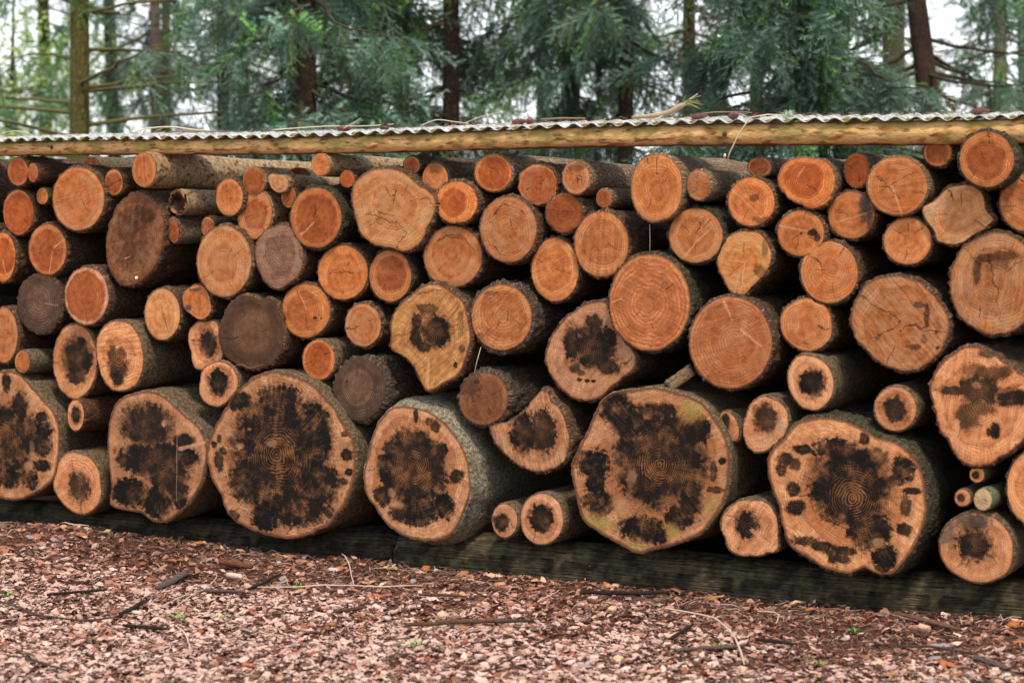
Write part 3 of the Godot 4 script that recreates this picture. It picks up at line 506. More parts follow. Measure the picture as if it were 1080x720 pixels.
	log_end(Vector3(.647,.477,.075),0,[-.341,-.007,-.307,.067,-.262,.152,-.217,.246,-.172,.283,-.082,.301,.017,.315,.115,.293,.212,.262,.271,.194,.309,.126,.322,.038,.315,-.062,.278,-.144,.204,-.234,.117,-.275,.008,-.311,-.069,-.331,-.125,-.302,-.204,-.267,-.284,-.22,-.313,-.16,-.33,-.078],"rotring","greyb",{"blots":[[.034,.033,.181,.167,.92],[-.149,.228,.069,.059,1],[-.181,.262,.034,.029,1],[-.093,.169,.078,.061,.9],[-.25,.008,.075,.051,1],[-.239,-.063,.039,.051,1],[-.227,-.145,.066,.046,1],[-.036,-.235,.089,.049,1],[.019,-.246,.044,.041,1],[.16,-.101,.049,.09,.95],[.117,-.174,.054,.045,.95],[.202,.161,.039,.055,.95],[.094,.137,.098,.07,.9],[.017,.224,.093,.028,.85],[.293,.046,.013,.012,1],[.258,.005,.013,.04,.7],[.262,-.065,.032,.012,.7],[.138,.068,.054,.09,.9]],"tints":[[.169,.23,.059,.048,.75,6],[-.238,-.217,.079,.046,.75,6],[.085,-.232,.028,.042,.85,6],[.246,-.126,.043,.04,.5,6],[-.069,-.303,.067,.02,.6,6],[-.081,-.034,.027,.037,.7,1],[-.131,-.149,.038,.027,.7,1],[-.16,.12,.034,.031,.5,1],[-.103,-.178,.033,.02,.5,1]],"pith":[.037,.018]},"green-tinged giant log with a spiral-ringed black heart and black bays")
	log_end(Vector3(.133,.581,.056),0,[-.206,.028,-.137,.047,-.075,.074,-.025,.118,.005,.157,.036,.188,.058,.173,.079,.138,.112,.11,.14,.048,.152,-.028,.128,-.095,.073,-.132,-.001,-.143,-.075,-.121,-.15,-.064,-.194,-.016],"rot","brown",{"blots":[[-.053,.007,.052,.075,.95],[.036,.021,.054,.079,.8]],"lines":[[-.019,.096,.018,-.045,.006,0],[-.2,.028,-.05,.086,.007,4]],"saw":1.0,"rough":.04},"cracked wedge log with a splintered crest and a split dark heart")
	log_end(Vector3(.004,.235,.072),0,[.058,.004,.052,-.026,.036,-.051,.013,-.066,-.013,-.068,-.036,-.056,-.052,-.033,-.058,-.004,-.052,.026,-.036,.051,-.013,.066,.013,.067,.036,.056,.052,.033],"rot","greyb",{"blots":[[-.013,-.008,.032,.033,1]]},"small round log with a black dot heart on the beam")
	log_end(Vector3(.166,.251,.06),-3,[.099,.007,.089,-.038,.062,-.076,.022,-.099,-.022,-.103,-.062,-.086,-.09,-.052,-.1,-.007,-.09,.039,-.062,.077,-.022,.1,.022,.102,.062,.085,.089,.051],"rot","greyb",{"blots":[[-.004,0,.05,.051,.95]]},"grey-barked log with a round charcoal heart beside the small dotted log")
	log_end(Vector3(-.396,.401,.082),0,[-.261,-.033,-.24,.059,-.21,.151,-.163,.234,-.116,.268,-.047,.275,.034,.266,.103,.235,.17,.178,.221,.102,.247,.015,.247,-.064,.215,-.144,.17,-.226,.102,-.261,-.002,-.268,-.071,-.253,-.141,-.217,-.2,-.15,-.247,-.092],"rotring","silver",{"blots":[[-.018,.011,.15,.13,.9],[-.024,.13,.092,.055,.85],[.01,-.137,.092,.06,.95],[.125,-.12,.048,.05,1],[-.152,.024,.04,.055,.95],[-.164,-.098,.04,.038,1],[.184,.002,.032,.026,.95],[-.117,.096,.041,.035,.85],[.085,.085,.048,.059,.8],[-.002,-.193,.058,.022,.9],[.127,.107,.015,.024,1],[.085,.199,.021,.022,.8],[-.006,.24,.009,.03,.8],[.057,.218,.016,.014,.7],[-.083,-.163,.047,.03,.9],[-.059,-.022,.093,.06,.9]],"tints":[[-.088,-.133,.042,.016,.7,1],[-.123,-.083,.021,.024,.75,1],[.056,-.075,.034,.03,.5,4]],"flare":.10,"pith":[-.018,.041]},"giant log with silvery bark and an orange rim round a black heart")
	log_end(Vector3(-1.057,.439,.095),0,[-.393,-.031,-.367,.073,-.297,.189,-.227,.276,-.145,.33,-.036,.366,.057,.353,.15,.317,.228,.253,.306,.169,.357,.083,.37,-.014,.35,-.103,.311,-.193,.239,-.264,.133,-.321,.026,-.345,-.082,-.335,-.204,-.304,-.287,-.253,-.321,-.175,-.369,-.098],"rotring","greyb",{"blots":[[-.012,.033,.231,.212,.92],[-.01,.256,.107,.05,.9],[.162,.085,.086,.144,.95],[-.081,-.251,.075,.062,1],[.04,-.21,.187,.073,.92],[-.214,.235,.052,.036,1],[-.248,.208,.019,.023,.9],[.208,.19,.034,.015,1],[.175,.169,.018,.013,.8],[.328,.027,.026,.022,1],[.337,-.044,.017,.012,1],[-.326,-.033,.022,.041,.8],[-.354,.039,.015,.013,.9],[-.305,.013,.019,.018,.8],[-.326,.063,.011,.016,.8],[-.252,-.262,.028,.025,.9],[.232,-.215,.031,.027,.95],[.305,-.086,.029,.013,.8],[.161,-.103,.119,.1,.9],[-.175,-.11,.096,.09,.85],[-.202,.035,.041,.102,.7],[.318,.114,.018,.011,.7]],"lines":[[-.031,-.069,-.033,-.304,.003,0],[.02,-.329,.083,-.261,.006,0]],"tints":[[-.215,.037,.022,.018,.9,1],[-.049,.056,.035,.02,.7,1],[-.167,.113,.011,.008,.8,1],[-.277,.099,.017,.029,.6,1],[.226,-.198,.079,.033,.3,4]],"pith":[-.025,.008],"rough":.02},"largest log, its black heart ringed like a target inside a thin tan rim")
	log_end(Vector3(-1.747,.407,.082),0,[-.258,.069,-.243,.155,-.209,.23,-.129,.269,-.037,.288,.041,.275,.105,.236,.182,.182,.257,.129,.288,.053,.281,-.03,.255,-.103,.204,-.178,.126,-.245,.048,-.287,-.004,-.285,-.082,-.253,-.175,-.243,-.248,-.221,-.24,-.152,-.252,-.047],"rot","greyb",{"blots":[[-.039,.137,.137,.089,.85],[.006,-.013,.182,.078,.92],[-.134,-.167,.099,.058,1],[.017,-.2,.078,.068,1],[.134,-.151,.051,.062,.95],[.186,.005,.058,.039,1],[.161,.078,.058,.029,.95],[-.172,-.022,.035,.032,.9],[.076,-.071,.103,.083,.9],[-.143,.195,.04,.015,.5],[-.031,.226,.018,.015,.8]],"lines":[[-.099,-.03,-.001,-.006,.009,0],[-.001,-.006,.058,.018,.006,0],[.142,.04,.297,.081,.019,1],[.128,.159,.124,-.19,.002,2]],"tints":[[.057,.151,.018,.019,.9,1],[-.119,-.019,.079,.015,.4,4]],"pith":[.063,-.072]},"giant bell-shaped log with black lobes and a gaping crack")
	log_end(Vector3(-2.572,.45,.052),0,[-.242,.058,-.214,.177,-.148,.277,-.045,.311,.03,.292,.105,.236,.178,.171,.246,.107,.263,.021,.255,-.075,.217,-.183,.135,-.236,.022,-.281,-.08,-.287,-.182,-.254,-.232,-.119],"rotring","greyb",{"blots":[[-.076,-.013,.191,.146,.9],[-.052,.255,.025,.044,.95],[.028,.146,.045,.068,.85],[.159,.103,.032,.021,.95],[.17,.046,.052,.039,1],[.157,-.022,.056,.058,.85],[.156,-.119,.05,.025,1],[.061,-.182,.069,.035,1],[-.053,-.188,.089,.044,1],[-.155,-.193,.064,.049,1],[.098,-.209,.018,.029,.9],[.101,.014,.05,.087,.7]],"tints":[[.1,-.054,.018,.058,.6,1],[.081,-.122,.033,.019,.6,1]],"pith":[-.076,-.004]},"giant log cut by the picture edge with a jagged black border round its heart")
	log_end(Vector3(-2.207,.261,.049),0,[-.057,.137,.006,.136,.068,.121,.118,.07,.132,.009,.128,-.072,.076,-.124,.013,-.143,-.061,-.119,-.112,-.077,-.146,-.029,-.128,.039,-.104,.103],"rot","greyb",{"blots":[[.007,-.018,.059,.063,.75]],"lines":[[.015,-.079,.015,-.143,.006,0]]},"brown-hearted log with a crack to its foot between two giants at the far end")
	log_end(Vector3(-2.214,.569,.052),-7,[.054,.003,.049,-.028,.033,-.053,.011,-.068,-.013,-.07,-.035,-.057,-.05,-.033,-.055,-.003,-.049,.028,-.033,.054,-.011,.068,.013,.069,.035,.057,.05,.033],"rot","redbark",{"blots":[[0,.002,.028,.034,1]]},"small oval log with a black oval heart and long reddish flank")
	log_end(Vector3(-2.429,1.704,-.319),0,[.062,-.001,.056,-.022,.038,-.039,.013,-.048,-.015,-.047,-.04,-.038,-.057,-.02,-.063,.001,-.056,.022,-.039,.039,-.013,.048,.015,.047,.039,.037,.056,.02],"brown","greyb",{},"recessed grey-barked log showing only its flank under the pole")
	log_end(Vector3(-1.186,1.636,-.222),0,[.064,-.001,.058,-.019,.04,-.033,.014,-.04,-.015,-.04,-.041,-.032,-.059,-.017,-.065,.001,-.058,.019,-.04,.033,-.014,.04,.015,.04,.04,.032,.058,.017],"brown","peeled",{"rough":.08},"recessed split log showing torn tan wood behind the half-round billet")
	# room for every sawn face in one sheet of wood grain
	var order := range(specs.size())
	for s in specs:
		var lo := Vector2(9, 9)
		var hi := Vector2(-9, -9)
		for k in LUT:
			var q := -PI + TAU * k / LUT
			var p: Vector2 = Vector2(cos(q), sin(q)) * s.lut[k]
			lo = lo.min(p)
			hi = hi.max(p)
		s.lo = lo - Vector2(0.008, 0.008)
		s.hi = hi + Vector2(0.008, 0.008)
		s.w = int((s.hi.x - s.lo.x) * TEXELS) + 1
		s.h = int((s.hi.y - s.lo.y) * TEXELS) + 1
	order.sort_custom(func(p, q): return specs[p].h > specs[q].h)
	var W := 2048
	var x := 0
	var y := 0
	var row := 0
	for i in order:
		var s = specs[i]
		if x + s.w > W:
			x = 0
			y += row
			row = 0
		s.px = x
		s.py = y
		x += s.w
		row = maxi(row, s.h)
	var H := y + row
	print("wood sheet height ", H)
	var al := PackedByteArray()
	al.resize(W * H * 3)
	var hi := PackedByteArray()
	hi.resize(W * H)
	for s in specs:
		paint_face(s, al, hi, W)
	mats.face = textured(tex(Image.create_from_data(W, H, false, Image.FORMAT_RGB8, al)), tex(Image.create_from_data(W, H, false, Image.FORMAT_L8, hi)), Color(0.87, 0.87, 0.87), 0.45, 0.85)
	mats.face.texture_repeat = false
	for s in specs:
		build_log(s, W, H)
	# the stack goes on past both ends of the picture
	var made := []
	for c in get_children():
		if c.name.begins_with("log") and c.has_meta("category"):
			made.append(c)
	var spots := [[0, -3.02, .12], [2, -3.0, 1.46], [6, -3.05, .62], [10, -3.35, 1.02], [30, -3.3, .5], [22, -3.38, .2], [25, -3.33, 1.38], [39, -3.0, 1.1], [44, -3.02, .87], [45, -2.98, .37], [53, 2.42, 1.4], [40, 2.45, 1.1], [30, 2.4, .24], [41, 2.48, .62], [26, 2.4, .86], [12, 2.85, 1.42], [24, 2.88, 1.12], [42, 2.9, .78], [98, 2.95, .2], [6, 3.2, 1.0], [43, 3.25, .45], [57, 2.62, .95], [60, -3.62, .9], [80, -3.6, .2]]
	for sp in spots:
		var o = made[sp[0]].duplicate()
		o.name = numbered("log")
		add_child(o)
		o.position = Vector3(sp[1], sp[2], 0.0)
		put(o, "cut log in the part of the stack beyond the picture edge", "log", "logs beyond the picture edge")
	# two old stems carry the stack
	for b in 2:
		var pts := []
		var rad := []
		var x0 := -3.6 if b == 0 else -0.560
		var x1 := -0.600 if b == 0 else 3.2
		var m := 60
		for i in m + 1:
			var t := float(i) / m
			var e := 0.93 if (i == 0 or i == m) else 1.0
			pts.append(Vector3(lerpf(x0, x1, t), (0.030 if b == 0 else 0.022) + 0.012 * sin(t * 7.0 + b), (-0.135 if b == 0 else -0.118) + 0.012 * sin(t * 5.0 + 2.0 * b)))
			rad.append((0.102 if b == 0 else 0.118) * e)
		pts.push_front(pts[0] - Vector3(0.006, 0, 0))
		rad.push_front(rad[0] * 0.9)
		pts.append(pts[-1] + Vector3(0.006, 0, 0))
		rad.append(rad[-1] * 0.9)
		var o := lone("ground_beam", tube(pts, rad, 36, 0.10, 1.3), mats.beam_old if b == 0 else mats.beam)
		put(o, ["black weathered bearer log under the far half of the stack", "mossy dark bearer log under the near half of the stack"][b], "beam")
	for b in 2:
		var o := lone("rear_beam", tube([Vector3(-3.6, 0.07, -1.6), Vector3(-1.5, 0.075, -1.61), Vector3(3.2, 0.07, -1.58)], [0.1, 0.1, 0.1], 14, 0.05), mats.beam_old) if b == 0 else null
		if o:
			put(o, "dark bearer log at the back of the stack", "beam")

func paint_face(s: Dictionary, al: PackedByteArray, hi: PackedByteArray, W: int) -> void:
	var S: Dictionary = STYLE[s.style]
	var o: Dictionary = s.opt
	var lut: PackedFloat32Array = s.lut
	var mean: float = s.mean
	var sd: float = s.seed
	var sap: Array = S.sap
	var heart: Array = S.heart
	var tone := 1.0 + 0.07 * sin(sd * 3.7)
	var warm := 0.03 * sin(sd * 5.1)
	var sr: float = sap[0] * tone * (1 + warm)
	var sg: float = sap[1] * tone
	var sb: float = sap[2] * tone * (1 - 1.5 * warm)
	var hr_: float = heart[0] * tone * (1 + warm)
	var hg: float = heart[1] * tone
	var hb: float = heart[2] * tone * (1 - 1.5 * warm)
	var hrad: float = o.get("hr", S.hr + 0.08 * sin(sd * 1.9))
	var sp: float = S.sp * clampf(mean / 0.13, 0.6, 1.05) * (1.0 + 0.25 * sin(sd * 2.3))
	var ringc: float = S.ring * 1.6
	var sawc: float = o.get("saw", 0.35)
	var dust: float = o.get("dust", 0.10 + 0.55 * maxf(0.0, sin(sd * 11.3)) if not s.style.begins_with("rot") else 0.12)
	var pith: Array = o.get("pith", [mean * (o.get("po", 0.10 * sin(sd))), mean * 0.1 * cos(sd * 1.3)])
	var pa: float = pith[0]
	var pb: float = pith[1]
	var psi := sin(sd * 7.7) * 1.4 + 1.2
	var cs := cos(psi)
	var sn := sin(psi)
	var ox := fmod(absf(sd) * 37.0, 512.0)
	var oy := fmod(absf(sd) * 91.0, 512.0)
	var blots: Array = o.get("blots", [])
	var tints: Array = o.get("tints", [])
	var rotten: bool = s.style.begins_with("rot")
	var hsoft := 0.035 if hrad > 0.8 else 0.075
	var wob := 1.6 if s.style == "rotring" else 3.4
	for j in s.h:
		var b: float = s.hi.y - (j + 0.5) / TEXELS
		for i in s.w:
			var a: float = s.lo.x + (i + 0.5) / TEXELS
			var r := sqrt(a * a + b * b)
			var ph := atan2(b, a)
			var rho := r / lut[int((ph + PI) * LUT / TAU) % LUT]
			var idx: int = (s.py + j) * W + s.px + i
			if rho > 1.25:
				rho = 1.25
			var n1 := at(na, i + ox, j + oy)
			var n2 := at(nb, i * 1.3 + oy, j * 1.3 + ox)
			var n3 := at(nc, i * 1.2 + ox, j * 1.2 + oy)
			var da := a - pa
			var db := b - pb
			var d := sqrt(da * da + db * db) / mean
			var t := lerpf(d, rho, minf(1.0, rho * rho)) + (n3 - 0.5) * 0.07
			var ring := 0.5 + 0.5 * sin(t * mean / sp * TAU + (n2 - 0.5) * wob)
			ring = ring * ring
			var slow := 0.5 + 0.5 * sin(t * mean / sp * 1.37 + n3 * 4.0)
			var pol := atan2(db, da)
			var ray := at(na, pol * 120.0 + ox, d * 14.0 + oy) - 0.5
			var saw := at(na, (a * cs + b * sn) * 420.0 + 300.0 + n3 * 6.0, (b * cs - a * sn) * 26.0 + oy) - 0.5
			var hm := 1.0 - smoothstep(hrad - hsoft, hrad + hsoft, lerpf(t, d, 0.25) + (n2 - 0.5) * 0.06)
			var mul := 1.0 + ringc * (ring - 0.45) * (0.35 + slow * 0.6) * clampf(0.2 + 3.2 * (n3 - 0.22) + (n2 - 0.5) * 1.5, 0.1, 1.7) + 0.16 * ray + sawc * 0.36 * saw + (slow - 0.5) * 0.10 + (n2 - 0.5) * 0.17 + (n3 - 0.5) * 0.20 + (n1 - 0.5) * 0.14
			var cr := lerpf(sr, hr_, hm) * mul
			var cg := lerpf(sg, hg, hm) * mul * (1.0 + (n3 - 0.5) * 0.08)
			var cb := lerpf(sb, hb, hm) * mul * (1.0 + (n3 - 0.5) * 0.16)
			# the soft line round the heart
			var edge := 1.0 - clampf(absf(t - hrad) * 30.0, 0, 1)
			cr *= 1.0 - 0.07 * edge
			cg *= 1.0 - 0.12 * edge
			cb *= 1.0 - 0.12 * edge
			if dust > 0.0:
				var q := dust * clampf((n2 * 0.6 + n3 * 0.6 - 0.42) * 2.6, 0, 1)
				cr = lerpf(cr, 168, q * 0.6)
				cg = lerpf(cg, 140, q * 0.6)
				cb = lerpf(cb, 116, q * 0.6)
			for w in tints:
				var x: float = (a - w[0]) / w[2]
				var y: float = (b - w[1]) / w[3]
				var q := x * x + y * y
				if q < 3.0:
					var v: float = (1.0 - smoothstep(0.45, 1.35, sqrt(q) + (n2 - 0.5) * 0.8 + (n1 - 0.5) * 0.3)) * w[4]
					var c: Array = TINT[int(w[5])]
					cr = lerpf(cr, c[0] * (0.85 + 0.3 * n1), v)
					cg = lerpf(cg, c[1] * (0.85 + 0.3 * n1), v)
					cb = lerpf(cb, c[2] * (0.85 + 0.3 * n1), v)
			var st := 0.0
			var halo := 0.0
			if blots:
				var deep := 9.0
				var soft := 0.08 + 0.42 * clampf((n3 - 0.30) * 2.2, 0.0, 1.0)
				var jag := (n2 - 0.5) * 0.8 + (n1 - 0.5) * 0.2 + (n3 - 0.5) * 0.35 + ray * 0.32 + (ring - 0.4) * 0.10 + (at(na, i * 0.45 + oy, j * 0.45) - 0.5) * 0.5
				for w in blots:
					var x: float = (a - w[0]) / (w[2] * 1.10)
					var y: float = (b - w[1]) / (w[3] * 1.10)
					var q := x * x + y * y
					if q < 4.0:
						q = sqrt(q) + jag * clampf(0.030 / minf(w[2], w[3]), 0.28, 0.6)
						var v: float = (1.0 - smoothstep(0.96 - soft, 1.02 + soft * 0.6, q)) * w[4]
						if w[2] + w[3] < 0.09:
							v = (1.0 - smoothstep(0.72, 1.22, q)) * w[4] * (0.92 + 0.3 * (n1 - 0.5))
						if v > st:
							st = v
						deep = minf(deep, q)
						halo = maxf(halo, (1.0 - smoothstep(0.9, 1.6, q)) * w[4])
				if s.style == "rotring":
					halo = maxf(halo, 0.75 * (1.0 - smoothstep(0.70, 0.92, rho + (n2 - 0.5) * 0.35 + (n3 - 0.5) * 0.3)) * clampf(0.2 + n3 * 1.2, 0, 1))
				# pale islands survive inside the decay
				for w in tints:
					if w[5] == 1 or w[5] == 6:
						var x: float = (a - w[0]) / w[2]
						var y: float = (b - w[1]) / w[3]
						var q := x * x + y * y
						if q < 2.5:
							st *= 1.0 - (1.0 - smoothstep(0.5, 1.2, sqrt(q) + (n2 - 0.5) * 0.7)) * w[4]
				cr = lerpf(cr, 142, halo * 0.40 * (0.4 + 1.2 * n2))
				cg = lerpf(cg, 84, halo * 0.40 * (0.4 + 1.2 * n2))
				cb = lerpf(cb, 48, halo * 0.40 * (0.4 + 1.2 * n2))
				var near := 1.0 - smoothstep(0.10, 0.55, d)
				# blackest towards its own border, browner and ringed inside
				var br := 0.02 + 0.24 * (1.0 - smoothstep(0.35, 0.85, deep)) + (n3 - 0.5) * 1.0 + (n2 - 0.5) * 0.8 + ray * 0.6
				br += (ring - 0.40) * (0.20 + 0.62 * near) + near * 0.22
				br = clampf(br, 0.0, 1.0) * (1.0 if s.style == "rotring" else 0.7)
				cr = lerpf(cr, lerpf(19, 146, br), st)
				cg = lerpf(cg, lerpf(15, 94, br), st)
				cb = lerpf(cb, lerpf(12, 52, br), st)
			if rho > 0.955:
				var q := clampf((rho - 0.955) / 0.03, 0, 1) * (0.75 if rotten else 0.55)
				cr = lerpf(cr, 104, q)
				cg = lerpf(cg, 58, q)
				cb = lerpf(cb, 38, q)
			al[idx * 3] = int(clampf(cr, 0, 255))
			al[idx * 3 + 1] = int(clampf(cg, 0, 255))
			al[idx * 3 + 2] = int(clampf(cb, 0, 255))
			hi[idx] = int(clampf(128.0 + saw * 70.0 * (0.4 + sawc) + (n1 - 0.5) * 36.0 + (ring - 0.5) * 22.0 - st * 20.0, 0, 255))
	var marks: Array = o.get("lines", []).duplicate()
	var checks := int(absf(sin(sd * 9.1)) * 3.6) + (3 if s.style in ["dark", "brown", "grey"] else 1)
	for c in checks:
		var q := sd * 2.7 + c * 2.4 + sin(sd + c) * 0.8
		var u := Vector2(cos(q), sin(q))
		var r0 := mean * (0.05 + 0.45 * absf(sin(sd * 3.0 + c * 5.0)))
		var r1 := minf(r0 + mean * (0.12 + 0.4 * absf(cos(sd * 2.0 + c * 3.0))), mean * 0.9)
		marks.append([pa + u.x * r0, pb + u.y * r0, pa + u.x * r1, pb + u.y * r1, 0.0018 + 0.0012 * sin(sd + c), 6])
	for l in marks:
		var p := Vector2(l[0], l[1])
		var q := Vector2(l[2], l[3])
		var wd: float = l[4] * (0.3 if int(l[5]) in [0, 6] else 0.5) + 0.0004
		var kind := int(l[5])
		var c: Array = LINE[kind]
		var m := wd * 2.0 + 0.012
		for j in range(maxi(0, int((s.hi.y - maxf(p.y, q.y) - m) * TEXELS)), mini(s.h, int((s.hi.y - minf(p.y, q.y) + m) * TEXELS) + 1)):
			for i in range(maxi(0, int((minf(p.x, q.x) - m - s.lo.x) * TEXELS)), mini(s.w, int((maxf(p.x, q.x) + m - s.lo.x) * TEXELS) + 1)):
				var v := Vector2(s.lo.x + (i + 0.5) / TEXELS, s.hi.y - (j + 0.5) / TEXELS)
				var n2 := at(nb, i * 3.0 + ox, j * 3.0 + oy) - 0.5
				var sway: float = {0: 1.0, 1: 0.25, 2: 0.05}.get(kind, 0.6)
				v += (Vector2(n2, at(nb, i * 3.0 + 200, j * 3.0 + oy) - 0.5) * 0.007 + Vector2(at(nc, i * 2.0, j * 2.0) - 0.5, at(nc, i * 2.0 + 99, j * 2.0) - 0.5) * 0.022) * sway
				var tt := clampf((v - p).dot(q - p) / maxf((q - p).length_squared(), 1e-9), 0, 1)
				var dist := v.distance_to(p.lerp(q, tt))
				var ww := wd * ((1.0 - 0.55 * tt) if kind == 1 else (0.55 + 0.6 * sin(PI * clampf(tt, 0.05, 0.95))))
				var f := 1.0 - smoothstep(ww * 0.7, ww + 0.0018, dist)
				if f <= 0.0:
					continue
				f *= 0.42 if kind == 6 else 0.7 if kind == 1 else (0.8 if wd > 0.004 else 0.52)
				var idx: int = (s.py + j) * W + s.px + i
				var mul := 0.9 + 0.25 * at(na, i * 2.0, j * 2.0)
				for k in 3:
					al[idx * 3 + k] = int(clampf(lerpf(al[idx * 3 + k], c[k] * mul, f), 0, 255))
				if kind == 0 or kind == 6:
					hi[idx] = int(lerpf(hi[idx], 0, f))

func build_log(s: Dictionary, W: int, H: int) -> void:
	var lut: PackedFloat32Array = s.lut
	var mean: float = s.mean
	var low: float = 0.0
	for k in LUT:
		low = minf(low, sin(-PI + TAU * k / LUT) * lut[k])
	var root := base("log", s.at + Vector3(0, low, 0))
	root.rotation.y = deg_to_rad(s.yaw)
	put(root, s.label, "log", "logs in the stack")
	var lift := Vector3(0, -low, 0)
	var seg := clampi(int(TAU * mean / 0.011), 24, 120)
	var rings := clampi(int(mean / 0.012), 4, 22)
	var sd: float = s.seed
	var hollow: float = s.opt.get("hollow", 0.0)
	# the sawn face
	var st := SurfaceTool.new()
	st.begin(Mesh.PRIMITIVE_TRIANGLES)
	var uv := func(p: Vector2) -> Vector2: return Vector2((s.px + (p.x - s.lo.x) * TEXELS) / W, (s.py + (s.hi.y - p.y) * TEXELS) / H)
	st.set_uv(uv.call(Vector2.ZERO))
	st.add_vertex(lift + Vector3(0, 0, -hollow))
	for i in range(1, rings + 1):
		var q := float(i) / rings
		for k in seg:
			var ph := -PI + TAU * k / seg
			var p: Vector2 = Vector2(cos(ph), sin(ph)) * lut[int(float(k) * LUT / seg)] * q
			var z := relief.get_noise_3d(p.x * 16.0, p.y * 16.0, sd) * 0.0022 + relief.get_noise_3d(p.x * 3.0, p.y * 3.0, sd) * 0.003
			z -= hollow * (1.0 - smoothstep(0.25, 0.75, q)) + 0.002 * smoothstep(0.93, 1.0, q)
			if hollow > 0.0:
				z += 0.02 * relief.get_noise_3d(p.x * 40.0, p.y * 40.0, sd) * q
			st.set_uv(uv.call(p))
			st.add_vertex(lift + Vector3(p.x, p.y, z))
	for k in seg:
		var k2 := (k + 1) % seg
		for v in [0, 1 + k2, 1 + k]:
			st.add_index(v)
		for i in rings - 1:
			var a := 1 + i * seg
			for v in [a + k, a + k2, a + seg + k2, a + k, a + seg + k2, a + seg + k]:
				st.add_index(v)
	st.generate_normals()
	obj("cut_face", st.commit(), mats.face, root)
	# the bark
	var thick: float = minf(BARK[s.bark], mean * 0.16)
	var len: float = 1.95 + 0.08 * sin(sd * 4.4)
	var zs := [0.004, 0.0, 0.006, 0.016, 0.03, 0.05, 0.075, 0.105, 0.14, 0.18, 0.225, 0.28, 0.34, 0.41, 0.5, 0.62, 0.8, 1.05, 1.4, 1.75, len]
	if mean < 0.07:
		zs = [0.004, 0.0, 0.008, 0.03, 0.06, 0.1, 0.15, 0.21, 0.28, 0.36, 0.46, 0.6, 0.8, 1.1, 1.5, len]
	var taper: float = s.opt.get("taper", 0.02 * sin(sd * 6.1))
	var flare: float = s.opt.get("flare", 0.0)
	var bump := thick * (1.25 if s.bark in ["brown", "furrow", "mossy", "redbark"] else 0.5)
	st = SurfaceTool.new()
	st.begin(Mesh.PRIMITIVE_TRIANGLES)
	var around := maxf(1.0, roundf(TAU * mean / 0.42))
	var smooth_r := PackedFloat32Array()
	smooth_r.resize(seg)
	for k in seg:
		var sum := 0.0
		for d in range(-20, 21, 4):
			sum += lut[posmod(int(float(k) * LUT / seg) + d, LUT)]
		smooth_r[k] = sum / 11.0
	for i in zs.size():
		var z: float = zs[i]
		for k in seg + 1:
			var kk := k % seg
			var ph := -PI + TAU * kk / seg
			var c := Vector2(cos(ph), sin(ph))
			var sharp: float = lut[int(float(kk) * LUT / seg)]
			var w := smoothstep(0.0, 0.25, z)
			var r: float
			if i == 0:
				r = sharp * 0.985
			else:
				r = lerpf(sharp, smooth_r[kk], w) * (1.0 + taper * z + flare * smoothstep(0.0, 0.11, z) * (1.0 - 0.3 * smoothstep(0.3, 1.2, z)))
				r += thick * (1.0 if i > 1 else 0.72)
				var e := relief.get_noise_3d(c.x * mean * 48.0, c.y * mean * 48.0, z * 14.0 + sd)
				r += bump * e + 0.012 * mean / 0.15 * w * relief.get_noise_3d(c.x * mean * 9.0, c.y * mean * 9.0, z * 3.0 + sd * 2.0)
			var back := z
			if i == 1:
				back = 0.0025 + 0.006 * (0.6 + 0.9 * relief.get_noise_3d(c.x * mean * 60.0, c.y * mean * 60.0, sd * 3.0)) * thick / 0.009
			elif i == 2:
				back = 0.014
			elif i > 2:
				back = z + 0.01
			st.set_uv(Vector2(float(k) / seg * around, z / 0.45 + sd))
			st.add_vertex(lift + Vector3(c.x * r, c.y * r, -back))
	var ring := seg + 1
	for i in zs.size() - 1:
		for k in seg:
			var a := i * ring + k
			for v in [a, a + 1, a + ring + 1, a, a + ring + 1, a + ring]:
				st.add_index(v)
	st.generate_normals()
	obj("bark", st.commit(), mats[s.bark], root)
	# the sawn far end
	st = SurfaceTool.new()
	st.begin(Mesh.PRIMITIVE_TRIANGLES)
	st.add_vertex(lift + Vector3(0, 0, -len - 0.009))
	for k in 24:
		var ph := -PI + TAU * k / 24
		var r: float = smooth_r[int(k * seg / 24.0)] * (1.0 + taper * len + flare * 0.7) + thick * 0.6
		st.add_vertex(lift + Vector3(cos(ph) * r, sin(ph) * r, -len - 0.009))
	for k in 24:
		for v in [0, 1 + k, 1 + (k + 1) % 24]:
			st.add_index(v)
	st.generate_normals()
	obj("far_face", st.commit(), mats.far_end, root)

# ------------------------------------------------------------------ the roof
func roof_edge(x: float) -> float:
	# height of the front pole's axis along the stack
	return lerpf(1.778, 1.743, (x + 2.67) / 4.70) + 0.006 * sin(x * 2.1 + 0.4)

func pole_radius(x: float) -> float:
	return lerpf(0.033, 0.046, (x + 2.67) / 4.70)

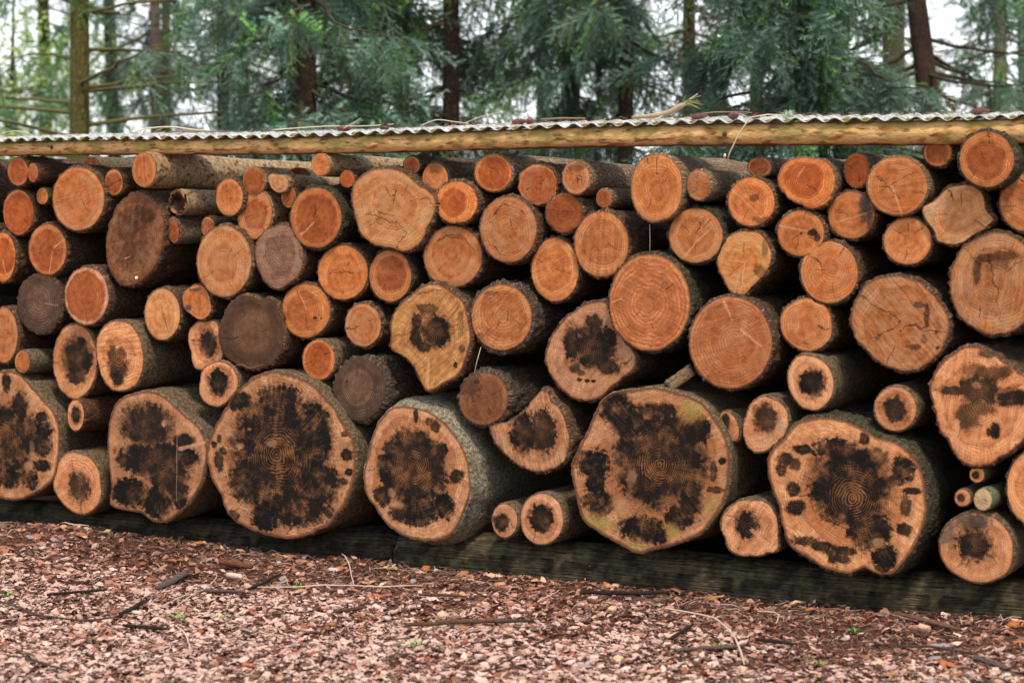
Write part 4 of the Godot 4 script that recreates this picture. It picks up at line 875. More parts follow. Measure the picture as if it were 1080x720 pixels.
func build_roof() -> void:
	# the front pole, part of its bark gone
	var n := 1024
	var hgt := 128
	var al := PackedByteArray()
	al.resize(n * hgt * 3)
	var hi := PackedByteArray()
	hi.resize(n * hgt)
	for y in hgt:
		for x in n:
			var fine := at(na, x * 0.5, y * 3)
			var mid := at(nb, x * 0.5, y * 1.5)
			var big := at(nc, x * 1.0, y * 2 + 90)
			var c := Color(0.90, 0.71, 0.46).lerp(Color(0.68, 0.58, 0.32), clampf((big - 0.48) * 4.0, 0, 0.9))
			c = c.lerp(Color(0.72, 0.42, 0.22), clampf((mid - 0.64) * 6.0, 0, 0.8))
			c = c.lerp(Color(0.40, 0.26, 0.15), clampf((at(nb, x * 0.5 + 300, y * 2 + 50) - 0.68) * 7.0, 0, 0.6))
			# bare reddish underside
			var low := 1.0 - clampf(absf(y - 32.0) / 17.0, 0, 1)
			c = c.lerp(Color(0.52, 0.25, 0.13), smoothstep(0.15, 0.7, low + (mid - 0.5) * 0.6) * 0.9)
			c = c * (0.92 + 0.22 * fine)
			var i := (y * n + x) * 3
			al[i] = int(clampf(c.r, 0, 1) * 255.0)
			al[i + 1] = int(clampf(c.g, 0, 1) * 255.0)
			al[i + 2] = int(clampf(c.b, 0, 1) * 255.0)
			hi[y * n + x] = int(clampf(0.5 + (fine - 0.5) * 0.4 + (mid - 0.5) * 0.8, 0, 1) * 255.0)
	var pm := textured(tex(Image.create_from_data(n, hgt, false, Image.FORMAT_RGB8, al)), tex(Image.create_from_data(n, hgt, false, Image.FORMAT_L8, hi)), Color(0.87, 0.87, 0.87), 0.4, 0.8)
	var st := SurfaceTool.new()
	st.begin(Mesh.PRIMITIVE_TRIANGLES)
	var m := 200
	var seg := 28
	for i in m + 1:
		var x := lerpf(-3.7, 3.3, float(i) / m)
		for k in seg + 1:
			# v = 0 at the back, 0.25 below, 0.5 front, 0.75 top
			var q := TAU * (k % seg) / seg
			var c := Vector2(-cos(q), -sin(q))
			var r := pole_radius(x) * (1.0 + 0.07 * relief.get_noise_3d(x * 6.0, c.x * 1.5, c.y * 1.5) + 0.035 * relief.get_noise_3d(x * 24.0, c.x * 4.0, c.y * 4.0))
			st.set_uv(Vector2(x * 0.5, float(k) / seg))
			st.add_vertex(Vector3(x, roof_edge(x) + c.y * r, 0.005 + c.x * r))
	for i in m:
		for k in seg:
			var a := i * (seg + 1) + k
			for v in [a, a + 1, a + seg + 2, a, a + seg + 2, a + seg + 1]:
				st.add_index(v)
	st.generate_normals()
	var pole := base("roof_pole", Vector3(0, 0, 0))
	put(pole, "long bark-patched pole carrying the front edge of the corrugated roof", "pole")
	obj("stem", st.commit(), pm, pole)
	for kx in [-2.35, 0.93]:
		var r := pole_radius(kx)
		obj("knot", tube([Vector3(kx, roof_edge(kx), 0.005 + r * 0.8), Vector3(kx + 0.004, roof_edge(kx) + 0.002, 0.005 + r + 0.004), Vector3(kx + 0.004, roof_edge(kx) + 0.002, 0.005 + r + 0.007)], [0.010, 0.008, 0.005], 9), mats.tanbark, pole)
	var back := lone("roof_batten", tube([Vector3(-3.6, 1.792, -0.20), Vector3(-1.0, 1.785, -0.205), Vector3(1.0, 1.778, -0.2), Vector3(3.2, 1.768, -0.2)], [0.022, 0.022, 0.022, 0.022], 10, 0.05), mats.peeled)
	put(back, "thin peeled batten under the rear edge of the corrugated roof", "pole")
	# corrugated sheets, lapped at the sides
	var pitch := 0.076
	var roof := base("corrugated_roof", Vector3.ZERO)
	put(roof, "narrow strip of pale corrugated roofing with yellow moss under its front edge", "roof")
	var wn := 512
	al = PackedByteArray()
	al.resize(wn * wn * 3)
	for y in wn:
		for x in wn:
			var mid := at(nb, x, y)
			var fine := at(na, x, y * 0.5)
			var big := at(nc, x, y)
			var c := Color(0.84, 0.85, 0.86) * (0.9 + 0.2 * (fine - 0.5) + 0.15 * (big - 0.5))
			c = c.lerp(Color(0.50, 0.48, 0.42), clampf((mid - 0.52) * 3.0, 0, 0.5))
			c = c.lerp(Color(0.42, 0.40, 0.18), clampf((at(nb, x + 250, y + 111) - 0.70) * 9.0, 0, 0.7))
			var i := (y * wn + x) * 3
			al[i] = int(clampf(c.r, 0, 1) * 255.0)
			al[i + 1] = int(clampf(c.g, 0, 1) * 255.0)
			al[i + 2] = int(clampf(c.b, 0, 1) * 255.0)
	var rm := textured(tex(Image.create_from_data(wn, wn, false, Image.FORMAT_RGB8, al)), null, Color(0.90, 0.89, 0.87), 0, 0.5)
	var moss_mat := plain(lin(0.15, 0.13, 0.025), 1.0)
	for sh in 8:
		var x0 := -3.65 + sh * 0.872
		var x1 := x0 + 0.872 + pitch * 0.9
		st = SurfaceTool.new()
		st.begin(Mesh.PRIMITIVE_TRIANGLES)
		var cols := int((x1 - x0) / pitch * 12.0)
		var zs := [0.060, 0.058, 0.0, -0.07, -0.13, -0.198, -0.2]
		var rows := zs.size()
		var thick := 0.0022
		for side in 2:
			for i in cols + 1:
				var x := lerpf(x0, x1, float(i) / cols)
				for j in rows:
					var y := sheet_y(x, zs[j], sh) - (thick if side == 1 else 0.0)
					st.set_uv(Vector2(x, zs[j]))
					st.add_vertex(Vector3(x, y, zs[j]))
		var half := (cols + 1) * rows
		for i in cols:
			for j in rows - 1:
				var a := i * rows + j
				for v in [a, a + rows + 1, a + rows, a, a + 1, a + rows + 1]:
					st.add_index(v)
				for v in [half + a, half + a + rows, half + a + rows + 1, half + a, half + a + rows + 1, half + a + 1]:
					st.add_index(v)
			for j in [0, rows - 1]:
				var a: int = i * rows + j
				for v in [a, a + rows, half + a + rows, a, half + a + rows, half + a]:
					st.add_index(v)
		st.generate_normals()
		obj("sheet", st.commit(), rm, roof)
	# moss pads that grow under the arches, on the pole
	var x := -3.6
	while x < 3.2:
		var top := floorf(x / pitch) * pitch + pitch * 0.5
		x += pitch
		if rng.randf() < 0.12:
			continue
		var r := rng.randf_range(0.005, 0.011)
		var pts := []
		var rad := []
		for i in 7:
			var t := i / 6.0
			pts.append(Vector3(top + (t - 0.5) * 0.05, roof_edge(top) + pole_radius(top) * 0.92 + 0.004 + rng.randf_range(-0.002, 0.002), 0.036))
			rad.append(r * (0.25 + 0.75 * sin(PI * clampf(t, 0.04, 0.96))))
		obj("moss", tube(pts, rad, 10, 0.6), moss_mat, roof)
	build_roof_debris()

func sheet_y(x: float, z: float, sh: int) -> float:
	var wave := cos(TAU * x / 0.076)
	return roof_edge(x) + pole_radius(x) + 0.0076 + 0.0076 * wave + (0.0016 if sh % 2 == 1 else 0.0) - (z - 0.02) * 0.11 + 0.002 * relief.get_noise_2d(x * 3.0, z * 3.0)

func roof_top(x: float, z: float) -> float:
	return roof_edge(x) + pole_radius(x) + 0.016 - (z - 0.02) * 0.11

func cone_mesh() -> ArrayMesh:
	var st := SurfaceTool.new()
	st.begin(Mesh.PRIMITIVE_TRIANGLES)
	var next := tube_into(st, [Vector3(-0.03, 0, 0), Vector3(-0.018, 0, 0), Vector3(0, 0, 0), Vector3(0.02, 0, 0), Vector3(0.034, 0, 0)], [0.004, 0.010, 0.012, 0.008, 0.002], 10)
	for i in 60:
		var t := i / 60.0
		var q := i * 2.4
		var r := 0.0125 * sin(PI * clampf(0.15 + t * 0.8, 0, 1))
		var c := Vector3(-0.028 + t * 0.06, cos(q) * r, sin(q) * r)
		var o := Vector3(0, cos(q), sin(q))
		var s := Vector3(0, -sin(q), cos(q)) * 0.0045
		for p in [c - s, c + s, c + o * 0.006 - Vector3(0.007, 0, 0)]:
			st.set_uv(Vector2.ZERO)
			st.add_vertex(p)
		for v in 3:
			st.add_index(next + v)
		next += 3
	st.generate_normals()
	return st.commit()

func build_roof_debris() -> void:
	var cone := cone_mesh()
	var cone_mat := plain(lin(0.17, 0.075, 0.065), 0.8)
	var spots := [["@x", 0]]
	spots = [[0.80, -0.02, 0.3, "purplish spruce cone first in the row near the hanging straw"], [0.94, -0.03, -0.4, "purplish spruce cone second in the row near the hanging straw"], [1.045, 0.01, 0.9, "purplish spruce cone lying on the hanging straw's upper end"], [1.88, -0.03, 0.2, "lone reddish cone at the near end of the roof"], [-0.83, -0.05, 0.5, "reddish cone among pale twigs on the middle of the roof"], [-0.62, -0.03, 1.3, "red cone beside a curled twig on the middle of the roof"], [0.0, -0.06, 0.2, "small dark cone beside the wire-thin grass on the roof"], [0.055, -0.05, -0.6, "brown cone touching the small dark cone on the roof"]]
	for s in spots:
		var o := lone("pine_cone", cone, cone_mat)
		o.position = Vector3(s[0], roof_top(s[0], s[1]) + 0.009, s[1])
		o.rotation = Vector3(s[2], s[2] * 2.0, 0.1)
		put(o, s[3], "cone", "cones on the roof")
	var pale := plain(lin(0.62, 0.50, 0.36), 0.8)
	var brown := plain(lin(0.26, 0.16, 0.10), 0.9)
	var y := func(x: float, z: float, up: float) -> Vector3: return Vector3(x, roof_top(x, z) + up, z)
	# the broken branch with a frayed end
	var br := base("broken_branch", y.call(0.64, -0.05, 0.0))
	br.scale = Vector3(0.74, 0.8, 0.8)
	put(br, "thick tan broken branch with a frayed end lying on the roof", "branch")
	obj("stem", tube([Vector3(-0.175, 0.012, 0.01), Vector3(-0.1, 0.016, 0.0), Vector3(-0.02, 0.021, 0), Vector3(0.04, 0.035, 0), Vector3(0.1, 0.062, 0.0), Vector3(0.125, 0.07, 0)], [0.008, 0.011, 0.012, 0.013, 0.014, 0.007], 10, 0.15), plain(lin(0.40, 0.28, 0.17), 0.9), br)
	for i in 11:
		var d := Vector3(rng.randf_range(0.02, 0.10), rng.randf_range(-0.07, 0.06), rng.randf_range(-0.03, 0.03))
		obj("twiglet", tube([Vector3(0.10, 0.06, 0), Vector3(0.11, 0.062, 0) + d * 0.5 + Vector3(0, 0.012, 0), Vector3(0.115, 0.06, 0) + d], [0.003, 0.002, 0.001], 5), plain(lin(0.40, 0.37, 0.14), 0.9) if i == 0 else br.get_node("twiglet").material_override, br)
	# the straw that hangs down over the pole
	var s0 := roof_top(1.05, 0.07)
	var straw := base("hanging_straw", Vector3(1.05, s0, 0.07))
	put(straw, "thin pale straw hanging from the roof across the pole", "straw")
	obj("stalk", tube([Vector3(0.12, 0.014, -0.1), Vector3(0.05, 0.016, -0.03), Vector3(0.0, 0.004, 0.018), Vector3(-0.045, -0.06, 0.022), Vector3(-0.08, -0.125, 0.02), Vector3(-0.097, -0.175, 0.015)], [0.0022, 0.0025, 0.0025, 0.0026, 0.0026, 0.0022], 6), pale, straw)
	obj("bud", tube([Vector3(-0.098, -0.128, 0.02), Vector3(-0.099, -0.136, 0.021), Vector3(-0.1, -0.144, 0.02)], [0.003, 0.006, 0.003], 7), pale, straw)
	var list := [
		[[[-2.72, -0.02, 0.012], [-2.62, 0.0, 0.03], [-2.52, 0.02, 0.022], [-2.45, 0.04, 0.004]], 0.0022, 0, "thin pale grass stem arched over the far end of the roof"],
		[[[-2.0, -0.1, 0.0], [-1.9, -0.08, 0.022], [-1.76, -0.08, 0.028], [-1.62, -0.06, 0.015], [-1.5, -0.05, 0.008]], 0.0032, 0, "long pale twig arched across the roof above the peeled tan log"],
		[[[-1.72, -0.02, 0.01], [-1.6, -0.03, 0.012], [-1.42, -0.04, 0.006]], 0.003, 1, "brown twig lying beside the long pale arched twig"],
		[[[-1.2, -0.05, 0.01], [-1.05, -0.06, 0.016], [-0.9, -0.05, 0.02], [-0.72, -0.05, 0.016], [-0.58, -0.04, 0.02]], 0.0024, 0, "wavy pale twig running along the middle of the roof"],
		[[[-0.82, -0.03, 0.01], [-0.78, -0.04, 0.03], [-0.74, -0.04, 0.05]], 0.0018, 0, "short upright twig poking from the wavy pale twig"],
		[[[-0.45, -0.04, 0.008], [-0.38, -0.05, 0.03], [-0.3, -0.05, 0.02], [-0.22, -0.04, 0.01]], 0.002, 0, "curled pale twig on the roof past the red cone"],
		[[[-0.25, -0.05, 0.01], [-0.17, -0.05, 0.035], [-0.08, -0.05, 0.05]], 0.0016, 0, "hair-thin dry grass leaning over the two brown cones"],
		[[[0.1, -0.06, 0.012], [0.2, -0.05, 0.014], [0.3, -0.05, 0.01]], 0.004, 1, "short brown stick on the roof beside the broken branch"],
		[[[0.75, -0.05, 0.01], [0.86, -0.06, 0.02], [1.0, -0.06, 0.016]], 0.003, 1, "dark twig under the row of purplish cones"],
		[[[0.62, -0.02, 0.0], [0.68, -0.1, 0.045], [0.74, -0.15, 0.09]], 0.002, 0, "pale stalk rising off the roof before the cone row"],
	]
	for l in list:
		var pts := []
		var rad := []
		for p in l[0]:
			pts.append(y.call(p[0], p[1], p[2] + l[1] * 0.5))
			rad.append(l[1] * (1.0 if pts.size() < l[0].size() else 0.6))
		var o := lone("roof_twig", tube(smooth(pts), spread(rad, smooth(pts).size()), 6, 0.2), pale if l[2] == 0 else brown)
		put(o, l[3], "twig", "twigs on the roof")
	# lichen tuft and needles
	var tuft := lone("lichen_tuft", tuft_mesh(60, 0.035, 0.0016, 3), plain(lin(0.52, 0.58, 0.44), 1.0))
	tuft.position = y.call(1.17, 0.0, 0.0)
	tuft.scale = Vector3(1.6, 1.0, 1.0)
	put(tuft, "pale grey-green lichen tuft on the roof beside the hanging straw", "lichen")
	var mm := MultiMesh.new()
	mm.transform_format = MultiMesh.TRANSFORM_3D
	mm.use_colors = true
	mm.instance_count = 5200
	mm.mesh = chip_mesh(4)
	for i in 5200:
		var px := rng.randf_range(-3.0, 2.6)
		var pz := rng.randf_range(-0.19, 0.03) if i % 3 else rng.randf_range(-0.19, -0.12)
		var near := absf(cos(PI * px / 0.076))
		var sc := rng.randf_range(0.25, 0.8)
		var b := Basis.from_euler(Vector3(rng.randf_range(-0.4, 0.4), rng.randf() * TAU, rng.randf_range(-0.4, 0.4))).scaled(Vector3(sc, sc, sc * (0.3 if i % 4 else 1.0)))
		mm.set_instance_transform(i, Transform3D(b, Vector3(px, sheet_y(px, pz, 1) + 0.002 + 0.012 * pow(rng.randf(), 3.0) * clampf(0.5 + 2.0 * relief.get_noise_2d(px * 2.0, 7.0), 0.0, 1.0), pz)))
		mm.set_instance_color(i, Color(0.30, 0.17, 0.10).lerp(Color(0.55, 0.38, 0.26), rng.randf()))
	var lit := MultiMeshInstance3D.new()
	lit.name = "roof_litter"
	lit.multimesh = mm
	lit.material_override = tinted()
	add_child(lit)
	lit.set_meta("kind", "stuff")
	put(lit, "brown needles and flakes scattered along the roof sheets", "litter")
	# splinter between two logs, and the white tag
	var sp := base("split_splinter", Vector3(.737,.829,0))
	put(sp, "short split stub poking up between the green-tinged giant and the pale-spiked disc", "billet")
	sp.rotation = Vector3(0.1, 0.25, 0.62)
	var bm := BoxMesh.new()
	bm.size = Vector3(0.115, 0.046, 0.06)
	bm.subdivide_width = 6
	bm.subdivide_height = 3
	bm.subdivide_depth = 3
	obj("wood", roughened(bm, 0.006, 30.0), mats.peeled, sp)
	var kn := obj("knot_hole", tube([Vector3(0, 0, 0), Vector3(0.004, 0, 0), Vector3(0.007, 0, 0)], [0.012, 0.011, 0.006], 10), mats.redbark, sp)
	kn.position = Vector3(0.054, 0.0, 0.012)
	var tag := lone("tag", tube([Vector3(0, 0, 0), Vector3(0, 0, 0.003), Vector3(0, 0, 0.004)], [0.007, 0.007, 0.005], 12), plain(Color(0.92, 0.93, 0.95), 0.5))
	tag.position = Vector3(-1.864,1.194,.045)
	put(tag, "tiny white round tag pinned low on the big brown oval log", "tag")

	var gaps := [[[Vector3(.613,1.417,.02), Vector3(.61,1.359,.01), Vector3(.609,1.301,.01)], "hair-thin straw hanging in the dark gap under the flat-shouldered log"], [[Vector3(-.121,.927,.04), Vector3(-.127,.874,.06), Vector3(-.14,.825,.06)], "thin pale stalk hanging beside the shield-shaped log's foot"], [[Vector3(-.236,.567,0), Vector3(-.23,.602,.05), Vector3(-.254,.627,.03)], "short pale splinter lying on the silvery bark"], [[Vector3(.242,.543,0), Vector3(.286,.593,.03), Vector3(.288,.575,0)], "curl of dry grass between the wedge log and the green-tinged giant"], [[Vector3(-1.323,.804,.1), Vector3(-1.264,.83,.1), Vector3(-1.215,.815,.1), Vector3(-1.153,.832,.09)], "tangled bark fibre along the crown of the largest log"]]
	for g in gaps:
		var o := lone("straw", tube(smooth(g[0]), spread([0.0012, 0.0013, 0.0008], smooth(g[0]).size()), 6), brown if "fibre" in g[1] else pale)
		put(o, g[1], "straw", "straws caught in the stack")

func smooth(pts: Array) -> Array:
	var c := Curve3D.new()
	for i in pts.size():
		var t: Vector3 = (pts[mini(i + 1, pts.size() - 1)] - pts[maxi(i - 1, 0)]) / 6.0
		c.add_point(pts[i], -t, t)
	var out := []
	var n := (pts.size() - 1) * 5
	for i in n + 1:
		out.append(c.sample((i * (pts.size() - 1)) / n if i < n else pts.size() - 2, fmod(float(i) * (pts.size() - 1) / n, 1.0) if i < n else 1.0))
	return out

func spread(r: Array, n: int) -> Array:
	var out := []
	for i in n:
		var t := float(i) / maxi(1, n - 1) * (r.size() - 1)
		var k := mini(int(t), r.size() - 2)
		out.append(lerpf(r[k], r[k + 1], t - k))
	return out

func roughened(m: PrimitiveMesh, amount: float, freq: float) -> ArrayMesh:
	var st := SurfaceTool.new()
	st.create_from(m, 0)
	var a := st.commit_to_arrays()
	var v: PackedVector3Array = a[Mesh.ARRAY_VERTEX]
	for i in v.size():
		v[i] += Vector3(relief.get_noise_3dv(v[i] * freq), relief.get_noise_3dv(v[i] * freq + Vector3(50, 0, 0)), relief.get_noise_3dv(v[i] * freq + Vector3(0, 50, 0))) * amount
	a[Mesh.ARRAY_VERTEX] = v
	a[Mesh.ARRAY_NORMAL] = null
	a[Mesh.ARRAY_TANGENT] = null
	var am := ArrayMesh.new()
	am.add_surface_from_arrays(Mesh.PRIMITIVE_TRIANGLES, a)
	var s2 := SurfaceTool.new()
	s2.create_from(am, 0)
	s2.generate_normals()
	return s2.commit()

func tinted(share := 0.87) -> StandardMaterial3D:
	var m := plain(Color(share, share, share), 0.9)
	m.vertex_color_use_as_albedo = true
	return m

func tuft_mesh(n: int, len: float, wid: float, sd: int) -> ArrayMesh:
	var r := RandomNumberGenerator.new()
	r.seed = sd
	var st := SurfaceTool.new()
	st.begin(Mesh.PRIMITIVE_TRIANGLES)
	for i in n:
		var q := r.randf() * TAU
		var lean := r.randf_range(0.1, 1.1)
		var l := len * r.randf_range(0.5, 1.1)
		var o := Vector3(cos(q * 3.0), 0, sin(q * 3.0)) * len * 0.35 * r.randf()
		var d := Vector3(cos(q) * sin(lean), cos(lean), sin(q) * sin(lean))
		var s := Vector3(-sin(q), 0, cos(q)) * wid
		var mid := o + d * l * 0.6
		var tip := o + d * l + Vector3(cos(q), -0.5, sin(q)) * l * 0.18
		for p in [o - s, o + s, mid + s * 0.8, o - s, mid + s * 0.8, mid - s * 0.8, mid - s * 0.8, mid + s * 0.8, tip]:
			st.add_vertex(p)
	st.generate_normals()
	return st.commit()

# a curled flake: kind 0-2 leaves, 3 chip, 4 splinter
func chip_mesh(kind: int) -> ArrayMesh:
	var st := SurfaceTool.new()
	st.begin(Mesh.PRIMITIVE_TRIANGLES)
	if kind <= 2:
		var len := 0.03
		var wid: float = [0.017, 0.013, 0.021][kind]
		var curl: float = [0.25, 0.5, 0.35][kind]
		var rows := 4
		var rim := []
		for i in rows + 1:
			var t := float(i) / rows
			var w := wid * sin(PI * pow(clampf(t, 0.03, 0.97), 0.8)) * 0.5
			var y := curl * len * (t - 0.5) * (t - 0.5) + 0.002 * sin(t * 9.0 + kind)
			rim.append([Vector3(-len * 0.5 + len * t, y + curl * w * 0.6, -w), Vector3(-len * 0.5 + len * t, y, 0), Vector3(-len * 0.5 + len * t, y + curl * w * 0.9, w)])
		for i in rows:
			for s in 2:
				var a: Vector3 = rim[i][s]
				var b: Vector3 = rim[i][s + 1]
				var c: Vector3 = rim[i + 1][s + 1]
				var d: Vector3 = rim[i + 1][s]
				for p in [a, d, c, a, c, b]:
					st.add_vertex(p)
	elif kind == 3:
		var v := [Vector3(-0.013, 0.001, -0.007), Vector3(0.010, 0.003, -0.009), Vector3(0.015, 0.002, 0.004), Vector3(0.002, 0.0, 0.010), Vector3(-0.012, 0.002, 0.006)]
		for i in 5:
			var a: Vector3 = v[i]
			var b: Vector3 = v[(i + 1) % 5]
			for p in [Vector3(0, 0.005, 0), a, b]:
				st.add_vertex(p)
			for p in [a, a - Vector3(0, 0.005, 0), b - Vector3(0, 0.005, 0), a, b - Vector3(0, 0.005, 0), b]:
				st.add_vertex(p)
	else:
		var v := [Vector3(-0.022, 0, -0.001), Vector3(-0.022, 0, 0.001), Vector3(0.0, 0.002, 0.0022), Vector3(0.024, 0.001, 0.0), Vector3(0.0, 0.003, -0.0018)]
		for t in [[0, 4, 2], [0, 2, 1], [4, 3, 2]]:
			for i in t:
				st.add_vertex(v[i])
	st.generate_normals()
	return st.commit()

# ------------------------------------------------------------------ litter on the ground
func build_litter() -> void:
	var sets := [["leaf_litter", 0, 20000, "pale dry leaves strewn over the ground before the stack"], ["curled_litter", 1, 17000, "curled rusty leaves strewn over the ground before the stack"], ["broad_litter", 2, 12000, "broad pinkish leaves strewn over the ground before the stack"], ["wood_chips", 3, 6000, "pale wood and bark chips strewn over the ground before the stack"], ["needle_litter", 4, 75000, "brown needles and splinters strewn over the ground before the stack"]]
	for s in sets:
		var where := []
		var tint := []
		var tries := 0
		while where.size() < s[2] and tries < s[2] * 4:
			tries += 1
			var x := rng.randf_range(-3.9, 3.3)
			var z := rng.randf_range(-0.06, 2.75)
			# thicker and paler away from the stack
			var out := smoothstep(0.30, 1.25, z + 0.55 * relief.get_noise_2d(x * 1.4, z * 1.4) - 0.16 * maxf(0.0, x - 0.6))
			if s[1] != 4 and rng.randf() > 0.22 + 0.78 * out:
				continue
			var sc := 0.45 + 1.2 * pow(rng.randf(), 1.8)
			if s[1] == 4:
				sc = rng.randf_range(0.4, 1.3)
			var flat := 0.26
			var b := Basis.from_euler(Vector3(rng.randfn(0, flat), rng.randf() * TAU, rng.randfn(0, flat))).scaled(Vector3(sc, sc, sc))
			where.append(Transform3D(b, Vector3(x, ground_y(x, z) + 0.002 + rng.randf() * 0.009, z)))
			var c: Color
			var pick := rng.randf()
			var near := relief.get_noise_2d(x * 3.0 + 9.0, z * 3.0)
			if s[1] == 4:
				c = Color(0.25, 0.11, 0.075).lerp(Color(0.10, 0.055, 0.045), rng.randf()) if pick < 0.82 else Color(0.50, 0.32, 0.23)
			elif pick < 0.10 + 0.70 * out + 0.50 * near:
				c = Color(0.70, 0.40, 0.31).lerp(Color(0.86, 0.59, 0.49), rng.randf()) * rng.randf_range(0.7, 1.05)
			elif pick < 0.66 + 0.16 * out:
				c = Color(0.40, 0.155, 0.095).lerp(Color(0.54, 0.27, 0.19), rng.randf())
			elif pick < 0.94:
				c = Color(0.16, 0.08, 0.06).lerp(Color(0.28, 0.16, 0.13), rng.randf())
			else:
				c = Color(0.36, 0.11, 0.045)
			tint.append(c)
		var mm := MultiMesh.new()
		mm.transform_format = MultiMesh.TRANSFORM_3D
		mm.use_colors = true
		mm.instance_count = where.size()
		mm.mesh = chip_mesh(s[1])
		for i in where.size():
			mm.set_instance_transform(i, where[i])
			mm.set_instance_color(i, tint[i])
		var o := MultiMeshInstance3D.new()
		o.name = s[0]
		o.multimesh = mm
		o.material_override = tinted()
		add_child(o)
		o.set_meta("kind", "stuff")
		put(o, s[3], "litter")
	# fine dead twigs, too many and too thin to tell apart
	var fine := MultiMesh.new()
	fine.transform_format = MultiMesh.TRANSFORM_3D
	fine.use_colors = true
	fine.instance_count = 900
	fine.mesh = tube([Vector3(-0.05, 0, 0), Vector3(-0.02, 0.006, 0.008), Vector3(0.02, 0.004, 0.0), Vector3(0.05, 0.001, 0.006)], [0.0016, 0.0018, 0.0015, 0.0008], 5)
	for i in 900:
		var x := rng.randf_range(-3.9, 3.3)
		var z := rng.randf_range(-0.04, 0.35) if i % 3 == 0 else rng.randf_range(0.0, 2.7)
		var sc := rng.randf_range(0.4, 1.7)
		var thin := rng.randf_range(0.6, 1.6)
		fine.set_instance_transform(i, Transform3D(Basis.from_euler(Vector3(rng.randf() * TAU, rng.randf() * TAU, rng.randfn(0, 0.12)), EULER_ORDER_YXZ) * Basis.from_scale(Vector3(sc, thin, thin)), Vector3(x, ground_y(x, z) + 0.008, z)))
		fine.set_instance_color(i, [Color(0.55, 0.40, 0.30), Color(0.22, 0.13, 0.09), Color(0.09, 0.06, 0.05), Color(0.35, 0.22, 0.15)][rng.randi() % 4])
	var fo := MultiMeshInstance3D.new()
	fo.name = "twig_litter"
	fo.multimesh = fine
	fo.material_override = tinted()
	add_child(fo)
	fo.set_meta("kind", "stuff")
	put(fo, "fine dead twigs scattered through the litter before the stack", "litter")
	# the larger flakes one can pick out lie on the ground as pieces of it
	var ground: Node3D = get_node("ground")
	var kinds := [[chip_mesh(0), "dead_leaf"], [chip_mesh(1), "dead_leaf"], [chip_mesh(2), "dead_leaf"], [chip_mesh(3), "bark_chip"]]
	var cols := [plain(lin(0.66, 0.46, 0.35)), plain(lin(0.44, 0.22, 0.11)), plain(lin(0.55, 0.34, 0.22)), plain(lin(0.30, 0.13, 0.06)), plain(lin(0.38, 0.12, 0.04)), plain(lin(0.26, 0.20, 0.19))]
	for i in 190:
		var x := rng.randf_range(-2.9, 2.5)
		var z := 0.02 + 2.2 * pow(rng.randf(), 1.4)
		if i < 60:
			z = rng.randf_range(0.0, 0.12)
		var k: Array = kinds[rng.randi() % 4]
		var o := obj(k[1], k[0], cols[rng.randi() % 6 if z > 0.2 else 1 + rng.randi() % 4], ground)
		var sc := rng.randf_range(1.4, 2.3)
		o.transform = Transform3D(Basis.from_euler(Vector3(rng.randfn(0, 0.3), rng.randf() * TAU, rng.randfn(0, 0.3))).scaled(Vector3(sc, sc * 0.8, sc)), Vector3(x, ground_y(x, z) + 0.01, z))

